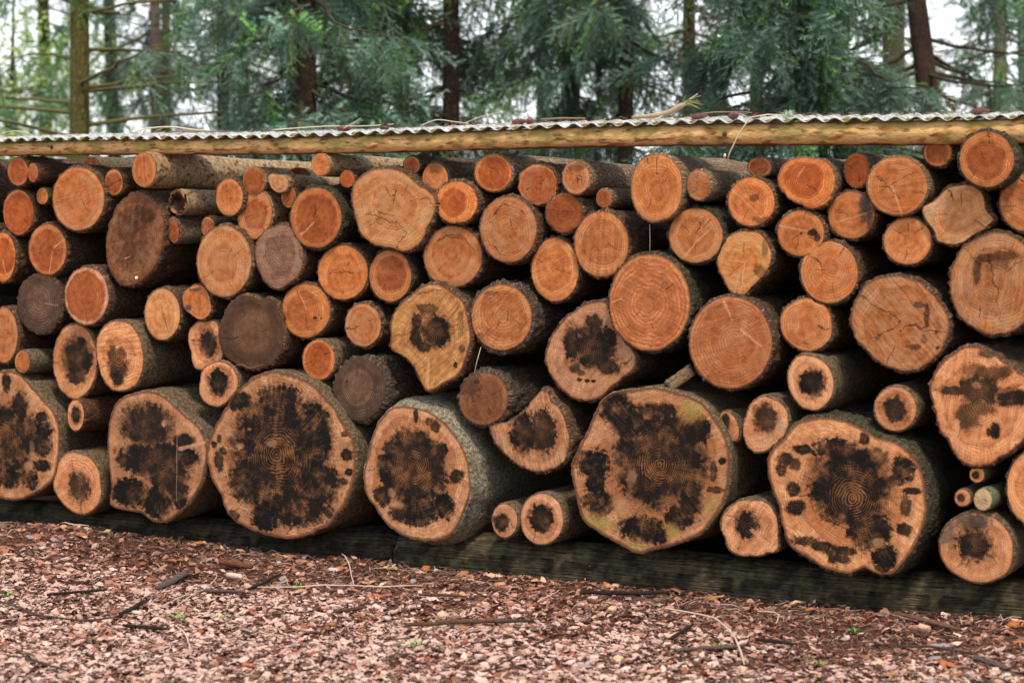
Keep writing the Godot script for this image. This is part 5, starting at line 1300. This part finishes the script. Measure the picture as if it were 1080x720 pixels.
func build_twigs() -> void:
	var grained := func(c: Color) -> StandardMaterial3D:
		var m: StandardMaterial3D = mats.furrow.duplicate()
		m.albedo_color = c
		m.heightmap_scale = 0.25
		return m
	var tone := {"pale": plain(lin(0.55, 0.40, 0.30), 0.85), "brown": grained.call(lin(0.30, 0.16, 0.10)), "dark": grained.call(lin(0.085, 0.052, 0.042)), "grey": grained.call(lin(0.22, 0.155, 0.135)), "rust": grained.call(lin(0.36, 0.14, 0.075))}
	var list := [
		["twig", [Vector3(.895,0,.509), Vector3(1.079,0,.554), Vector3(1.282,0,.83), Vector3(1.486,0,1.231)], 0.0034, "pale", "pale stem bending in a bow towards the picture's lower edge"],
		["twig", [Vector3(-1.352,0,1.512), Vector3(-1.046,0,1.623), Vector3(-.844,0,1.597), Vector3(-.776,0,1.541)], 0.0042, "grey", "long grey twig entering at the picture edge on the far side"],
		["twig", [Vector3(-.632,0,2.228), Vector3(-.474,0,2.274), Vector3(-.332,0,2.323)], 0.004, "grey", "grey-brown twig at the lower far corner of the litter"],
		["stick", [Vector3(-1.254,0,1.349), Vector3(-1.205,0,1.232), Vector3(-1.133,0,1.148)], 0.006, "dark", "thin black stick behind the long grey twig"],
		["stick", [Vector3(-.807,0,1.476), Vector3(-.818,0,1.378), Vector3(-.853,0,1.247)], 0.007, "dark", "short dark stick tilted towards the pile by a grass patch"],
		["stick", [Vector3(-.63,0,1.679), Vector3(-.554,0,1.657), Vector3(-.466,0,1.629)], 0.007, "dark", "black stick lying level beside a green sprig"],
		["stick", [Vector3(-1.134,0,.421), Vector3(-1.065,0,.411), Vector3(-.983,0,.421)], 0.014, "rust", "stout rusty stick against the foot of the black bearer log"],
		["stick", [Vector3(-.673,0,.88), Vector3(-.72,0,.715), Vector3(-.794,0,.505)], 0.007, "dark", "dark stick sloping up before the black bearer log"],
		["twig", [Vector3(-.69,0,.795), Vector3(-.553,0,.675), Vector3(-.393,0,.566), Vector3(-.128,0,.496)], 0.0030, "pale", "long hair-thin pale twig lying level in the middle of the litter"],
		["twig", [Vector3(-.408,0,.549), Vector3(-.7,0,.135) + Vector3(0, .03, 0), Vector3(-.807,.036,.02)], 0.0028, "pale", "thin pale twig leaning against the joint of the bearer logs"],
		["stick", [Vector3(.229,0,1.203), Vector3(.33,0,1.11), Vector3(.423,0,1.041), Vector3(.512,0,.955)], 0.008, "brown", "long brown stick in the middle of the pale litter"],
		["stick", [Vector3(-.026,0,.696), Vector3(.049,0,.656), Vector3(.143,0,.629)], 0.006, "brown", "level brown stick a little before the mossy bearer log"],
		["stick", [Vector3(-.117,0,1.13), Vector3(-.103,0,1.04), Vector3(-.074,0,.983)], 0.007, "brown", "short brown stick beside a grey stone"],
		["twig", [Vector3(.421,0,.591), Vector3(.39,0,.43), Vector3(.341,0,.247)], 0.003, "pale", "short pale twig slanting behind the dark cone in the litter"],
		["stick", [Vector3(.463,0,.322), Vector3(.575,0,.24), Vector3(.744,0,.127)], 0.009, "dark", "long black stick lying along the foot of the mossy bearer log"],
		["twig", [Vector3(.094,0,.007), Vector3(-.047,0,-.13) + Vector3(0, .03, 0), Vector3(-.042,.067,.01)], 0.004, "dark", "dark twig propped against the mossy bearer log"],
		["twig", [Vector3(.34,0,.028), Vector3(.237,0,-.201) + Vector3(0, .02, 0), Vector3(.352,.07,.01)], 0.002, "pale", "wisp of grass standing before the mossy bearer log"],
		["stick", [Vector3(.476,0,1.014), Vector3(.509,0,.957), Vector3(.559,0,.911)], 0.007, "grey", "grey stick in the pale litter ahead of the curved stem"],
		["stick", [Vector3(.828,0,.728), Vector3(.868,0,.727), Vector3(.907,0,.726)], 0.006, "dark", "stubby dark stick behind a grey flake"],
		["stick", [Vector3(1.14,0,1.013), Vector3(1.126,0,.894), Vector3(1.115,0,.769)], 0.007, "dark", "dark slanting stick inside the curve of the pale bowed stem"],
		["bark_strip", [Vector3(1.217,0,1.162), Vector3(1.3,0,1.067), Vector3(1.387,0,.986)], 0.014, "grey", "flat grey bark strip crossing under the pale bowed stem"],
		["bark_strip", [Vector3(1.646,0,.151), Vector3(1.787,0,.257), Vector3(1.931,0,.355)], 0.018, "brown", "broad brown bark strip sloping at the near end of the beam"],
		["bark_strip", [Vector3(2.11,0,.819), Vector3(2.171,0,.867), Vector3(2.246,0,.952)], 0.020, "grey", "purplish bark slab in the near lower corner"],
		["twig", [Vector3(1.754,0,.722), Vector3(1.922,0,.719), Vector3(2.098,0,.76)], 0.0042, "grey", "long bare spruce twig lying in the brown needles"],
		["stick", [Vector3(1.398,0,.911), Vector3(1.469,0,.908), Vector3(1.54,0,.905)], 0.006, "dark", "thin black stick ahead of the green sprout"],
		["twig", [Vector3(1.19,0,.352), Vector3(1.238,0,.306), Vector3(1.291,0,.401), Vector3(1.344,0,.571)], 0.0028, "pale", "curled pale tendril below the lobed giant log"],
		["bark_strip", [Vector3(-1.004,0,1.01), Vector3(-1.072,0,.829), Vector3(-1.171,0,.601)], 0.020, "grey", "purple-brown bark slab leaning up the bank at the far beam"],
		["bark_strip", [Vector3(-.838,0,.968), Vector3(-.75,0,.944), Vector3(-.659,0,.919)], 0.015, "grey", "level grey bark slab beside pale tangled grass"],
		["stick", [Vector3(-.975,0,.6), Vector3(-.921,0,.623), Vector3(-.872,0,.647)], 0.013, "pale", "short pale chunk of wood beside the stout rusty stick"],
		["twig", [Vector3(-2.795,0,-.759), Vector3(-2.63,0,-.647), Vector3(-2.36,0,-.375), Vector3(-2.245,0,-.222)], 0.0026, "grey", "curled grey stem under the cracked-foot log"],
		["twig", [Vector3(-2.352,0,-.379), Vector3(-2.367,0,-.518), Vector3(-2.383,0,-.661)], 0.0035, "pale", "pale crossed twig under the bell-shaped giant, upper one"],
		["twig", [Vector3(-2.266,0,-.317), Vector3(-2.152,0,-.272), Vector3(-2.002,0,-.18)], 0.0042, "pale", "pale crossed twig under the bell-shaped giant, lower one"],
		["twig", [Vector3(-2.579,0,-.186), Vector3(-2.257,0,.056), Vector3(-2.116,0,.08)], 0.003, "pale", "pale stalk on the needle bank at the far end"],
		["twig", [Vector3(-.686,0,1.329), Vector3(-.786,0,1.055), Vector3(-.895,0,.808), Vector3(-1.063,0,.544)], 0.0022, "pale", "fine pale grass stem curling over the grey bark slab"],
		["twig", [Vector3(-.718,0,1.449), Vector3(-.759,0,1.262), Vector3(-.814,0,1.047)], 0.0022, "pale", "fine straight straw beside the dark tilted stick"],
		["twig", [Vector3(-.471,0,1.575), Vector3(-.321,0,1.718), Vector3(-.156,0,1.926)], 0.0025, "pale", "bent whitish straw below the tangled grass"],
	]
	for l in list:
		var pts := smooth(l[1])
		var rad := []
		var flat: bool = l[0] == "bark_strip"
		for i in pts.size():
			var t := float(i) / (pts.size() - 1)
			var p: Vector3 = pts[i]
			if not l[3] in ["x"] and p.y < 0.03:
				p.y = ground_y(p.x, p.z) + 0.021 + l[2] * (0.2 if flat else 0.6)
			pts[i] = p + Vector3(relief.get_noise_2d(p.x * 20.0, i), 0, relief.get_noise_2d(i, p.z * 20.0)) * 0.006
			rad.append(l[2] * (0.75 + 0.25 * sin(t * PI)) * (1.0 if t < 0.9 else 0.75))
		var o := lone(l[0], tube(pts, rad, 8 if l[2] > 0.005 else 6, 0.35), tone[l[3]])
		if flat:
			o.scale.y = 0.4
			o.position.y = 0.012
		put(o, l[4], {"twig": "twig", "stick": "stick", "bark_strip": "bark piece"}[l[0]], {"twig": "twigs on the ground", "stick": "sticks on the ground", "bark_strip": "bark pieces on the ground"}[l[0]])
	# green things
	var green := plain(lin(0.16, 0.34, 0.07), 0.8)
	var dry := plain(lin(0.30, 0.34, 0.12), 0.9)
	var sprouts := [[Vector3(1.595,0,.476), 0.03, "small green sprout below the lobed giant log"], [Vector3(2.094,0,.628), 0.02, "green sprout in the near corner beside dark bark"], [Vector3(-.621,0,.613), 0.032, "pointed green leaf tuft before the largest log"], [Vector3(-.415,0,.329), 0.02, "tiny green sprig at the foot of the mossy bearer log"], [Vector3(-1.427,0,1.373), 0.035, "leafy green sprout at the far picture edge"], [Vector3(-.592,0,1.898), 0.02, "green sprig below the long grey twig"], [Vector3(1.229,0,1.088), 0.02, "green sprig beside the pale bowed stem"], [Vector3(-1.575,0,.842), 0.02, "green sprig on the needle bank"]]
	for s in sprouts:
		var o := lone("sprout", tuft_mesh(16, s[1], s[1] * 0.11, int(s[0].x * 100)), green)
		o.position = s[0] + Vector3(0, ground_y(s[0].x, s[0].z) + 0.004, 0)
		put(o, s[2], "sprout", "green sprouts in the litter")
	var grass := [[Vector3(.433,0,1.476), 0.05, "green grass clump in the pale litter near the lower edge"], [Vector3(-.605,0,1.389), 0.05, "dry tangled grass clump before the far beam"], [Vector3(-.474,0,1.32), 0.04, "smaller dry grass clump beside the tangled one"], [Vector3(1.305,0,.996), 0.035, "dull grass clump inside the bowed stem"], [Vector3(1.675,0,1.067), 0.04, "low grass clump at the lower near edge"]]
	for s in grass:
		var o := lone("grass_clump", tuft_mesh(46, s[1], 0.0013, int(s[0].x * 77)), green if "green" in s[2] else dry)
		o.position = s[0] + Vector3(0, ground_y(s[0].x, s[0].z) + 0.003, 0)
		o.scale = Vector3(1.7, 0.7, 1.0)
		put(o, s[2], "grass", "grass clumps in the litter")
	var stones := [[Vector3(.037,0,1.027), 0.016, "grey pebble beside the short brown stick"], [Vector3(.14,0,.848), 0.010, "white pebble behind the long brown stick"], [Vector3(-.686,0,.263), 0.018, "pale grey stone at the foot of the black bearer log"]]
	for s in stones:
		var sm := SphereMesh.new()
		sm.radius = s[1]
		sm.height = s[1] * 1.3
		sm.radial_segments = 16
		sm.rings = 8
		var o := lone("pebble", roughened(sm, s[1] * 0.35, 40.0), plain(lin(0.42, 0.38, 0.36), 0.8))
		o.position = s[0] + Vector3(0, ground_y(s[0].x, s[0].z) + s[1] * 0.4, 0)
		o.scale = Vector3(1.6, 0.8, 1.0)
		put(o, s[2], "stone", "stones in the litter")

# ------------------------------------------------------------------ the wood behind
# a drooping spruce spray: a hanging twig with side shoots, each set with needles
func spray_mesh(sd: int, len: float, step: float, wide: float) -> ArrayMesh:
	var r := RandomNumberGenerator.new()
	r.seed = sd
	var v := PackedVector3Array()
	var c := PackedColorArray()
	var shoots := [[Vector3.ZERO, Vector3(0.05, -1, 0.04).normalized(), len]]
	var n := 9
	for i in n:
		var t := (i + 0.5) / n
		var s := 1.0 if i % 2 else -1.0
		shoots.append([Vector3(0.05, -1, 0.04).normalized() * len * t, Vector3(s * r.randf_range(0.55, 0.9), -1.0, r.randf_range(-0.45, 0.45)).normalized(), len * r.randf_range(0.28, 0.48) * (1.1 - 0.6 * t)])
	for s in shoots:
		var o: Vector3 = s[0]
		var d: Vector3 = s[1]
		var sx := d.cross(Vector3(0, 0, 1)).normalized()
		var sz := d.cross(sx)
		var steps := int(s[2] / step)
		for k in steps:
			var p := o + d * step * k + Vector3(0, -0.25, 0) * pow(step * k, 2.0)
			var tip := float(k) / steps
			for m in 3:
				var q := r.randf() * TAU
				var out := (sx * cos(q) + sz * sin(q)) + d * 0.75
				var w := (d.cross(out)).normalized() * wide
				var l := 0.017 * (wide / 0.0022) * r.randf_range(0.75, 1.15)
				v.append_array([p - w, p + w, p + out.normalized() * l])
				var g := Color(0.85, 0.95, 0.9).lerp(Color(1.1, 1.25, 0.95), tip * tip) * r.randf_range(0.75, 1.15)
				for j in 3:
					c.append(g)
		# the twig itself
		var e: Vector3 = o + d * s[2] + Vector3(0, -0.25, 0) * s[2] * s[2]
		var w2 := sx * 0.0025
		v.append_array([o - w2, o + w2, e])
		for j in 3:
			c.append(Color(0.9, 0.6, 0.4))
	var st := SurfaceTool.new()
	st.begin(Mesh.PRIMITIVE_TRIANGLES)
	for i in v.size():
		st.set_color(c[i])
		st.add_vertex(v[i])
	st.generate_normals()
	return st.commit()

func leaf_mat(back := 0.35) -> StandardMaterial3D:
	var m := tinted(1.0)
	m.roughness = 0.6
	m.backlight_enabled = true
	m.backlight = Color(back, back, back)
	return m

func trunk_mesh(h: float, r: float, lean: Vector2, seg := 18) -> ArrayMesh:
	var pts := []
	var rad := []
	var n := 34
	for i in n + 1:
		var t := float(i) / n
		var y := h * t
		pts.append(Vector3(lean.x * y + 0.04 * sin(y * 0.7), y - 0.15, lean.y * y + 0.04 * cos(y * 0.6)))
		rad.append(r * (1.0 + 0.7 * exp(-y * 3.0)) * (1.0 - 0.9 * t * t))
	return tube(pts, rad, seg, 0.10, 1.6)

# where: foot of the tree; r: trunk radius at breast height; from: lowest branches; reach: their length; dens: sprays per metre of branch
func spruce(called: String, label: String, where: Vector3, r: float, mat: Material, o: Dictionary) -> Node3D:
	var root := base(called, where + Vector3(0, ground_y(where.x, where.z), 0))
	put(root, label, "spruce", o.get("group", "spruces behind the stack"))
	var h: float = o.get("h", 7.5)
	var lean: Vector2 = o.get("lean", Vector2.ZERO)
	obj("trunk", trunk_mesh(h, r, lean), mat, root)
	var rr := RandomNumberGenerator.new()
	rr.seed = int(o.get("sd", 1))
	var reach: float = o.get("reach", 2.2)
	var y: float = o.get("from", 1.0)
	var dens: float = o.get("dens", 9.0)
	var tint: Color = o.get("tint", Color(0.075, 0.105, 0.085))
	var young: float = o.get("young", 0.17)
	var where_ := []
	var tints := []
	var upper := SurfaceTool.new()
	upper.begin(Mesh.PRIMITIVE_TRIANGLES)
	var upn := 0
	while y < h - 0.5:
		var up_here: bool = y > o.get("seen", 4.9)
		var count := rr.randi_range(3, 5) if not up_here else 4
		for b in count:
			var az := rr.randf() * TAU
			if o.has("aim") and not up_here and rr.randf() < 0.6:
				az = o.aim + rr.randfn(0, 0.7)
			var out := Vector3(cos(az), 0, sin(az))
			var len := reach * rr.randf_range(0.6, 1.1) * clampf(1.15 - y / h, 0.2, 1.0)
			var drop: float = rr.randf_range(0.25, 0.6) * o.get("droop", 1.0)
			var y0 := y + rr.randf_range(-0.2, 0.2)
			var pts := []
			var rad := []
			for i in 9:
				var s := i / 8.0
				var d := len * s
				pts.append(Vector3(lean.x * y0, y0, lean.y * y0) + out * d + Vector3(rr.randf_range(-0.02, 0.02) * i, -drop * d + 0.34 * drop * d * d / len * (1.2 if s > 0.4 else 1.0), rr.randf_range(-0.02, 0.02) * i))
				rad.append(lerpf(r * 0.16 + 0.004, 0.003, s))
			if up_here:
				upn = tube_into(upper, pts, rad, 5, 0.0, 2.0, false, upn)
			else:
				obj("limb", tube(pts, rad, 6, 0.2, 2.0, false), o.get("limb", mats.limb), root)
			var bare: float = o.get("bare", 0.12)
			var m := int(len * dens * (0.18 if up_here else 1.0))
			for i in m:
				var s := bare + (1.0 - bare) * pow(rr.randf(), 0.8)
				var k := mini(int(s * 8.0), 7)
				var p: Vector3 = pts[k].lerp(pts[k + 1], s * 8.0 - k)
				var swing := rr.randf_range(0.2, 1.25)
				var sidew := Vector3(-out.z, 0, out.x) * (1.0 if i % 2 else -1.0)
				var hang := (Vector3(0, -1, 0) * cos(swing) + (sidew * rr.randf_range(0.3, 1.0) + out * rr.randf_range(0.2, 1.0)).normalized() * sin(swing)).normalized()
				var x := hang.cross(Vector3(rr.randf_range(-1, 1), rr.randf_range(-0.3, 0.3), rr.randf_range(-1, 1))).normalized()
				var sc: float = rr.randf_range(0.6, 1.2) * o.get("size", 1.0) * (1.5 if up_here else 1.0)
				where_.append(Transform3D(Basis(x, -hang, x.cross(-hang)).scaled(Vector3(sc, sc, sc)), p))
				var c := tint * rr.randf_range(0.45, 1.6)
				if rr.randf() < young:
					c = Color(0.20, 0.38, 0.12) * rr.randf_range(0.7, 1.3)
				elif rr.randf() < o.get("dead", 0.02):
					c = Color(0.22, 0.10, 0.055)
				tints.append(c)
		y += rr.randf_range(0.28, 0.5) * (2.0 if up_here else 1.0) * o.get("gap", 1.0)
	if upn > 0:
		upper.generate_normals()
		var ul := obj("upper_limb", upper.commit(), mats.limb, root)
		ul.set_meta("kind", "stuff")
	if where_.size():
		var mm := MultiMesh.new()
		mm.transform_format = MultiMesh.TRANSFORM_3D
		mm.use_colors = true
		mm.instance_count = where_.size()
		mm.mesh = o.get("spray", mats.spray[int(o.get("sd", 1)) % 3])
		for i in where_.size():
			mm.set_instance_transform(i, where_[i])
			mm.set_instance_color(i, tints[i])
		var fo := MultiMeshInstance3D.new()
		fo.name = "foliage"
		fo.multimesh = mm
		fo.material_override = mats.needles
		fo.set_meta("kind", "stuff")
		root.add_child(fo)
	return root

func leafy(called: String, label: String, where: Vector3, h: float, wide: float, n: int, tint: Color, sd: int) -> void:
	var root := base(called, where + Vector3(0, ground_y(where.x, where.z), 0))
	put(root, label, "tree", "light green broadleaved growth in the wood")
	var rr := RandomNumberGenerator.new()
	rr.seed = sd
	obj("trunk", trunk_mesh(h, 0.05, Vector2(0.02, 0.01), 8), mats.trunk_green, root)
	var clumps := []
	for i in 26:
		clumps.append(Vector3(rr.randfn(0, wide * 0.5), h * rr.randf_range(0.12, 1.0), rr.randfn(0, wide * 0.5)))
	for i in 7:
		var c: Vector3 = clumps[i]
		obj("limb", tube([Vector3(0, c.y * 0.6, 0), c * 0.5 + Vector3(0, c.y * 0.3, 0), c], [0.03, 0.018, 0.006], 5), mats.limb, root)
	var mm := MultiMesh.new()
	mm.transform_format = MultiMesh.TRANSFORM_3D
	mm.use_colors = true
	n *= 2
	mm.instance_count = n
	mm.mesh = chip_mesh(2)
	for i in n:
		var c: Vector3 = clumps[rr.randi() % clumps.size()] + Vector3(rr.randfn(0, 0.3), rr.randfn(0, 0.2), rr.randfn(0, 0.3))
		var sc := rr.randf_range(1.2, 2.3)
		mm.set_instance_transform(i, Transform3D(Basis.from_euler(Vector3(rr.randfn(0, 0.6), rr.randf() * TAU, rr.randfn(0, 0.6))).scaled(Vector3(sc, sc, sc)), c))
		mm.set_instance_color(i, tint * rr.randf_range(0.7, 1.3))
	var fo := MultiMeshInstance3D.new()
	fo.name = "foliage"
	fo.multimesh = mm
	fo.material_override = leaf_mat(0.9)
	fo.set_meta("kind", "stuff")
	root.add_child(fo)

func build_wood() -> void:
	mats.needles = leaf_mat(0.55)
	mats.spray = [spray_mesh(4, 0.36, 0.009, 0.0028), spray_mesh(9, 0.42, 0.009, 0.0028), spray_mesh(15, 0.32, 0.009, 0.0028)]
	mats.far_spray = spray_mesh(21, 0.6, 0.022, 0.0060)
	var G := Color(0.20, 0.30, 0.245)
	var D := Color(0.11, 0.175, 0.115)
	# towards the viewer, seen from the wood
	var aim := 1.1
	spruce("spruce_tree", "mossy yellow-green spruce trunk with bare arching limbs behind the far end", Vector3(-5.518,0,-3.862), 0.075, mats.trunk_moss, {"sd": 3, "from": 1.7, "reach": 1.9, "dens": 4.0, "gap": 0.8, "droop": -0.35, "limb": mats.limb_moss, "bare": 0.5, "tint": G, "young": 0.3, "seen": 4.2})
	spruce("spruce_tree", "pinkish bare trunk just past the mossy yellow-green one", Vector3(-9.434,0,-9.707), 0.072, mats.trunk_pink, {"sd": 5, "from": 3.3, "reach": 1.9, "dens": 9, "tint": G, "gap": 0.8})
	spruce("spruce_tree", "slim olive trunk touching the pinkish bare one", Vector3(-9.96,0,-10.56), 0.06, mats.trunk_moss, {"sd": 6, "from": 3.0, "reach": 1.8, "dens": 9, "tint": G})
	spruce("spruce_tree", "slim dark green trunk between the olive pair and the drooping grey spruce", Vector3(-7.621,0,-8.406), 0.066, mats.trunk_green, {"sd": 8, "from": 3.1, "reach": 1.7, "dens": 12, "tint": D})
	spruce("spruce_tree", "slim brown trunk beside the dark green one", Vector3(-8.33,0,-9.728), 0.066, mats.trunk_brown, {"sd": 9, "from": 3.3, "reach": 1.5, "dens": 12, "tint": D})
	spruce("spruce_tree", "bluish spruce whose hanging curtains screen the far end's middle", Vector3(-3.892,0,-4.273), 0.075, mats.trunk_brown, {"sd": 11, "from": 2.1, "reach": 1.15, "dens": 30, "gap": 0.5, "tint": G * 1.15, "droop": 1.5, "size": 1.1})
	spruce("spruce_tree", "thick brown spruce with dark green branches above the pole's far half", Vector3(-4.526,0,-6.088), 0.115, mats.trunk_red, {"sd": 10, "from": 2.0, "reach": 1.5, "dens": 24, "aim": 1.0, "gap": 0.6, "tint": D, "droop": 1.3, "size": 1.1})
	spruce("spruce_tree", "straight dark brown trunk half hidden by sprays above the pole's middle", Vector3(-3.52,0,-5.603), 0.07, mats.trunk_brown, {"sd": 12, "from": 2.2, "reach": 0.75, "dens": 14, "gap": 0.9, "tint": D, "young": 0.3})
	spruce("spruce_tree", "dusky spruce with dense hanging curtains behind the broken branch", Vector3(-3.145,0,-6.822), 0.08, mats.trunk_pink, {"sd": 14, "from": 2.1, "reach": 1.25, "dens": 26, "aim": 0.9, "gap": 0.6, "tint": G * 0.9, "droop": 1.5, "size": 1.1, "dead": 0.05})
	spruce("spruce_tree", "blue-green spruce with one long sweeping branch beyond the broken branch", Vector3(-2.227,0,-5.838), 0.06, mats.trunk_brown, {"sd": 15, "from": 2.4, "reach": 1.1, "dens": 22, "gap": 0.7, "tint": G, "droop": 1.6, "size": 1.05})
	spruce("spruce_tree", "red-brown trunk with rusty dead sprays beyond the broken branch", Vector3(-3.316,0,-9.562), 0.072, mats.trunk_red, {"sd": 16, "from": 2.7, "reach": 1.5, "dens": 11, "tint": D, "dead": 0.35})
	spruce("spruce_tree", "dark broad spruce with low sweeping branches behind the hanging straw", Vector3(-.582,0,-5.127), 0.11, mats.trunk_brown, {"sd": 18, "from": 1.9, "reach": 1.5, "dens": 32, "aim": 1.4, "gap": 0.5, "tint": G * 0.85, "droop": 1.4, "size": 1.15})
	spruce("spruce_tree", "pale tan trunk seen through the dark broad spruce", Vector3(-1.394,0,-9.452), 0.11, mats.trunk_pale, {"sd": 19, "from": 3.2, "reach": 1.6, "dens": 9, "tint": D})
	spruce("spruce_tree", "leaning reddish trunk at the near end of the roof", Vector3(-.408,0,-8.277), 0.095, mats.trunk_red, {"sd": 22, "from": 2.2, "reach": 1.5, "dens": 11, "tint": G, "lean": Vector2(-0.12, 0.04), "bare": 0.4})
	spruce("spruce_tree", "pale straight trunk beside the leaning reddish one", Vector3(-1.604,0,-13.871), 0.09, mats.trunk_pale, {"sd": 24, "from": 2.6, "reach": 1.7, "dens": 9, "tint": D})
	# farther in
	var proto := []
	for k in 3:
		var t := spruce("far_spruce", "slender spruce deep in the wood", Vector3(-13.341,0,-17.823) + Vector3(k * 0.1, 0, 0), 0.085, [mats.trunk_brown, mats.trunk_green, mats.trunk_pink][k], {"sd": 40 + k, "from": 1.4 + 0.5 * k, "reach": 2.1, "dens": 13, "gap": 0.9, "tint": Color(0.24, 0.36, 0.27), "young": 0.4, "size": 1.0, "spray": mats.far_spray, "seen": 1.0, "h": 10.0, "group": "spruces deep in the wood"})
		proto.append(t)
	var spots := [Vector3(-12.493,0,-11.479), Vector3(-11.104,0,-11.085), Vector3(-10.387,0,-13.731), Vector3(-7.631,0,-11.798), Vector3(-7.21,0,-14.287), Vector3(-7.621,0,-17.467), Vector3(-4.179,0,-13.634), Vector3(-2.746,0,-12.131), Vector3(-2.088,0,-17.011), Vector3(-12.188,0,-9.375), Vector3(-.957,0,-15.347), Vector3(.462,0,-9.306), Vector3(-8.778,0,-5.526), Vector3(.799,0,-12.883), Vector3(2.237,0,-9.118), Vector3(2.005,0,-18.055), Vector3(3.44,0,-13.155), Vector3(5.027,0,-18.529), Vector3(-12.329,0,-7.035), Vector3(-17.153,0,-9.001), Vector3(-1.188,0,-22.02)]
	for i in spots.size():
		var t: Node3D = proto[i % 3]
		if i >= 3:
			t = proto[i % 3].duplicate()
			t.name = numbered("far_spruce")
			add_child(t)
		t.position = spots[i] + Vector3(0, ground_y(spots[i].x, spots[i].z), 0)
		t.rotation.y = i * 1.7
		t.set_meta("label", ["slender spruce deep behind the mossy trunk's outer side", "slender spruce deep between the mossy and pinkish trunks", "slender spruce deep behind the bluish hanging curtains", "slender spruce deep between the thick brown and the straight dark trunk", "slender spruce deep behind the dusky spruce", "slender spruce deep behind the broken branch", "slender spruce deep behind the purplish cones", "slender spruce deep behind the dark broad spruce", "slender spruce deep past the pale straight trunk", "slender spruce beyond the far picture edge, deeper one", "slender spruce beyond the near picture edge, deeper one", "slender spruce beyond the near picture edge, closer one", "slender spruce beyond the far picture edge, closer one"][i] if i < 13 else "slender spruce in the wood beyond the picture edge")
	leafy("leafy_tree", "bright yellow-green young tree at the far picture edge", Vector3(-12.162,0,-10.522), 4.6, 1.0, 5200, Color(0.52, 0.66, 0.24), 7)
	leafy("leafy_tree", "yellow-green young tree showing between the mossy trunk and the picture edge", Vector3(-13.803,0,-13.047), 4.2, 0.8, 2600, Color(0.46, 0.60, 0.24), 17)
	leafy("leafy_tree", "light green bush low behind the pinkish trunk", Vector3(-12.323,0,-12.702), 2.8, 1.0, 2200, Color(0.22, 0.36, 0.16), 8)
	leafy("leafy_tree", "light green bush low behind the dark green trunk", Vector3(-12.592,0,-14.824), 2.6, 0.9, 1800, Color(0.24, 0.38, 0.18), 9)
	leafy("leafy_tree", "pale green growth low in the gap past the straight dark trunk", Vector3(-9.616,0,-18.671), 2.6, 1.1, 1800, Color(0.20, 0.33, 0.17), 10)
	leafy("leafy_tree", "pale green growth glimpsed under the pole beyond the stack", Vector3(-6.005,0,-14.928), 2.3, 1.3, 2200, Color(0.20, 0.33, 0.19), 11)
	leafy("leafy_tree", "olive green growth behind the red-brown trunk", Vector3(-6.095,0,-18.278), 2.8, 1.2, 2000, Color(0.17, 0.27, 0.13), 12)
	leafy("leafy_tree", "light green growth at the near end behind the leaning trunk", Vector3(-3.883,0,-20.587), 3.0, 1.2, 2000, Color(0.22, 0.34, 0.15), 13)
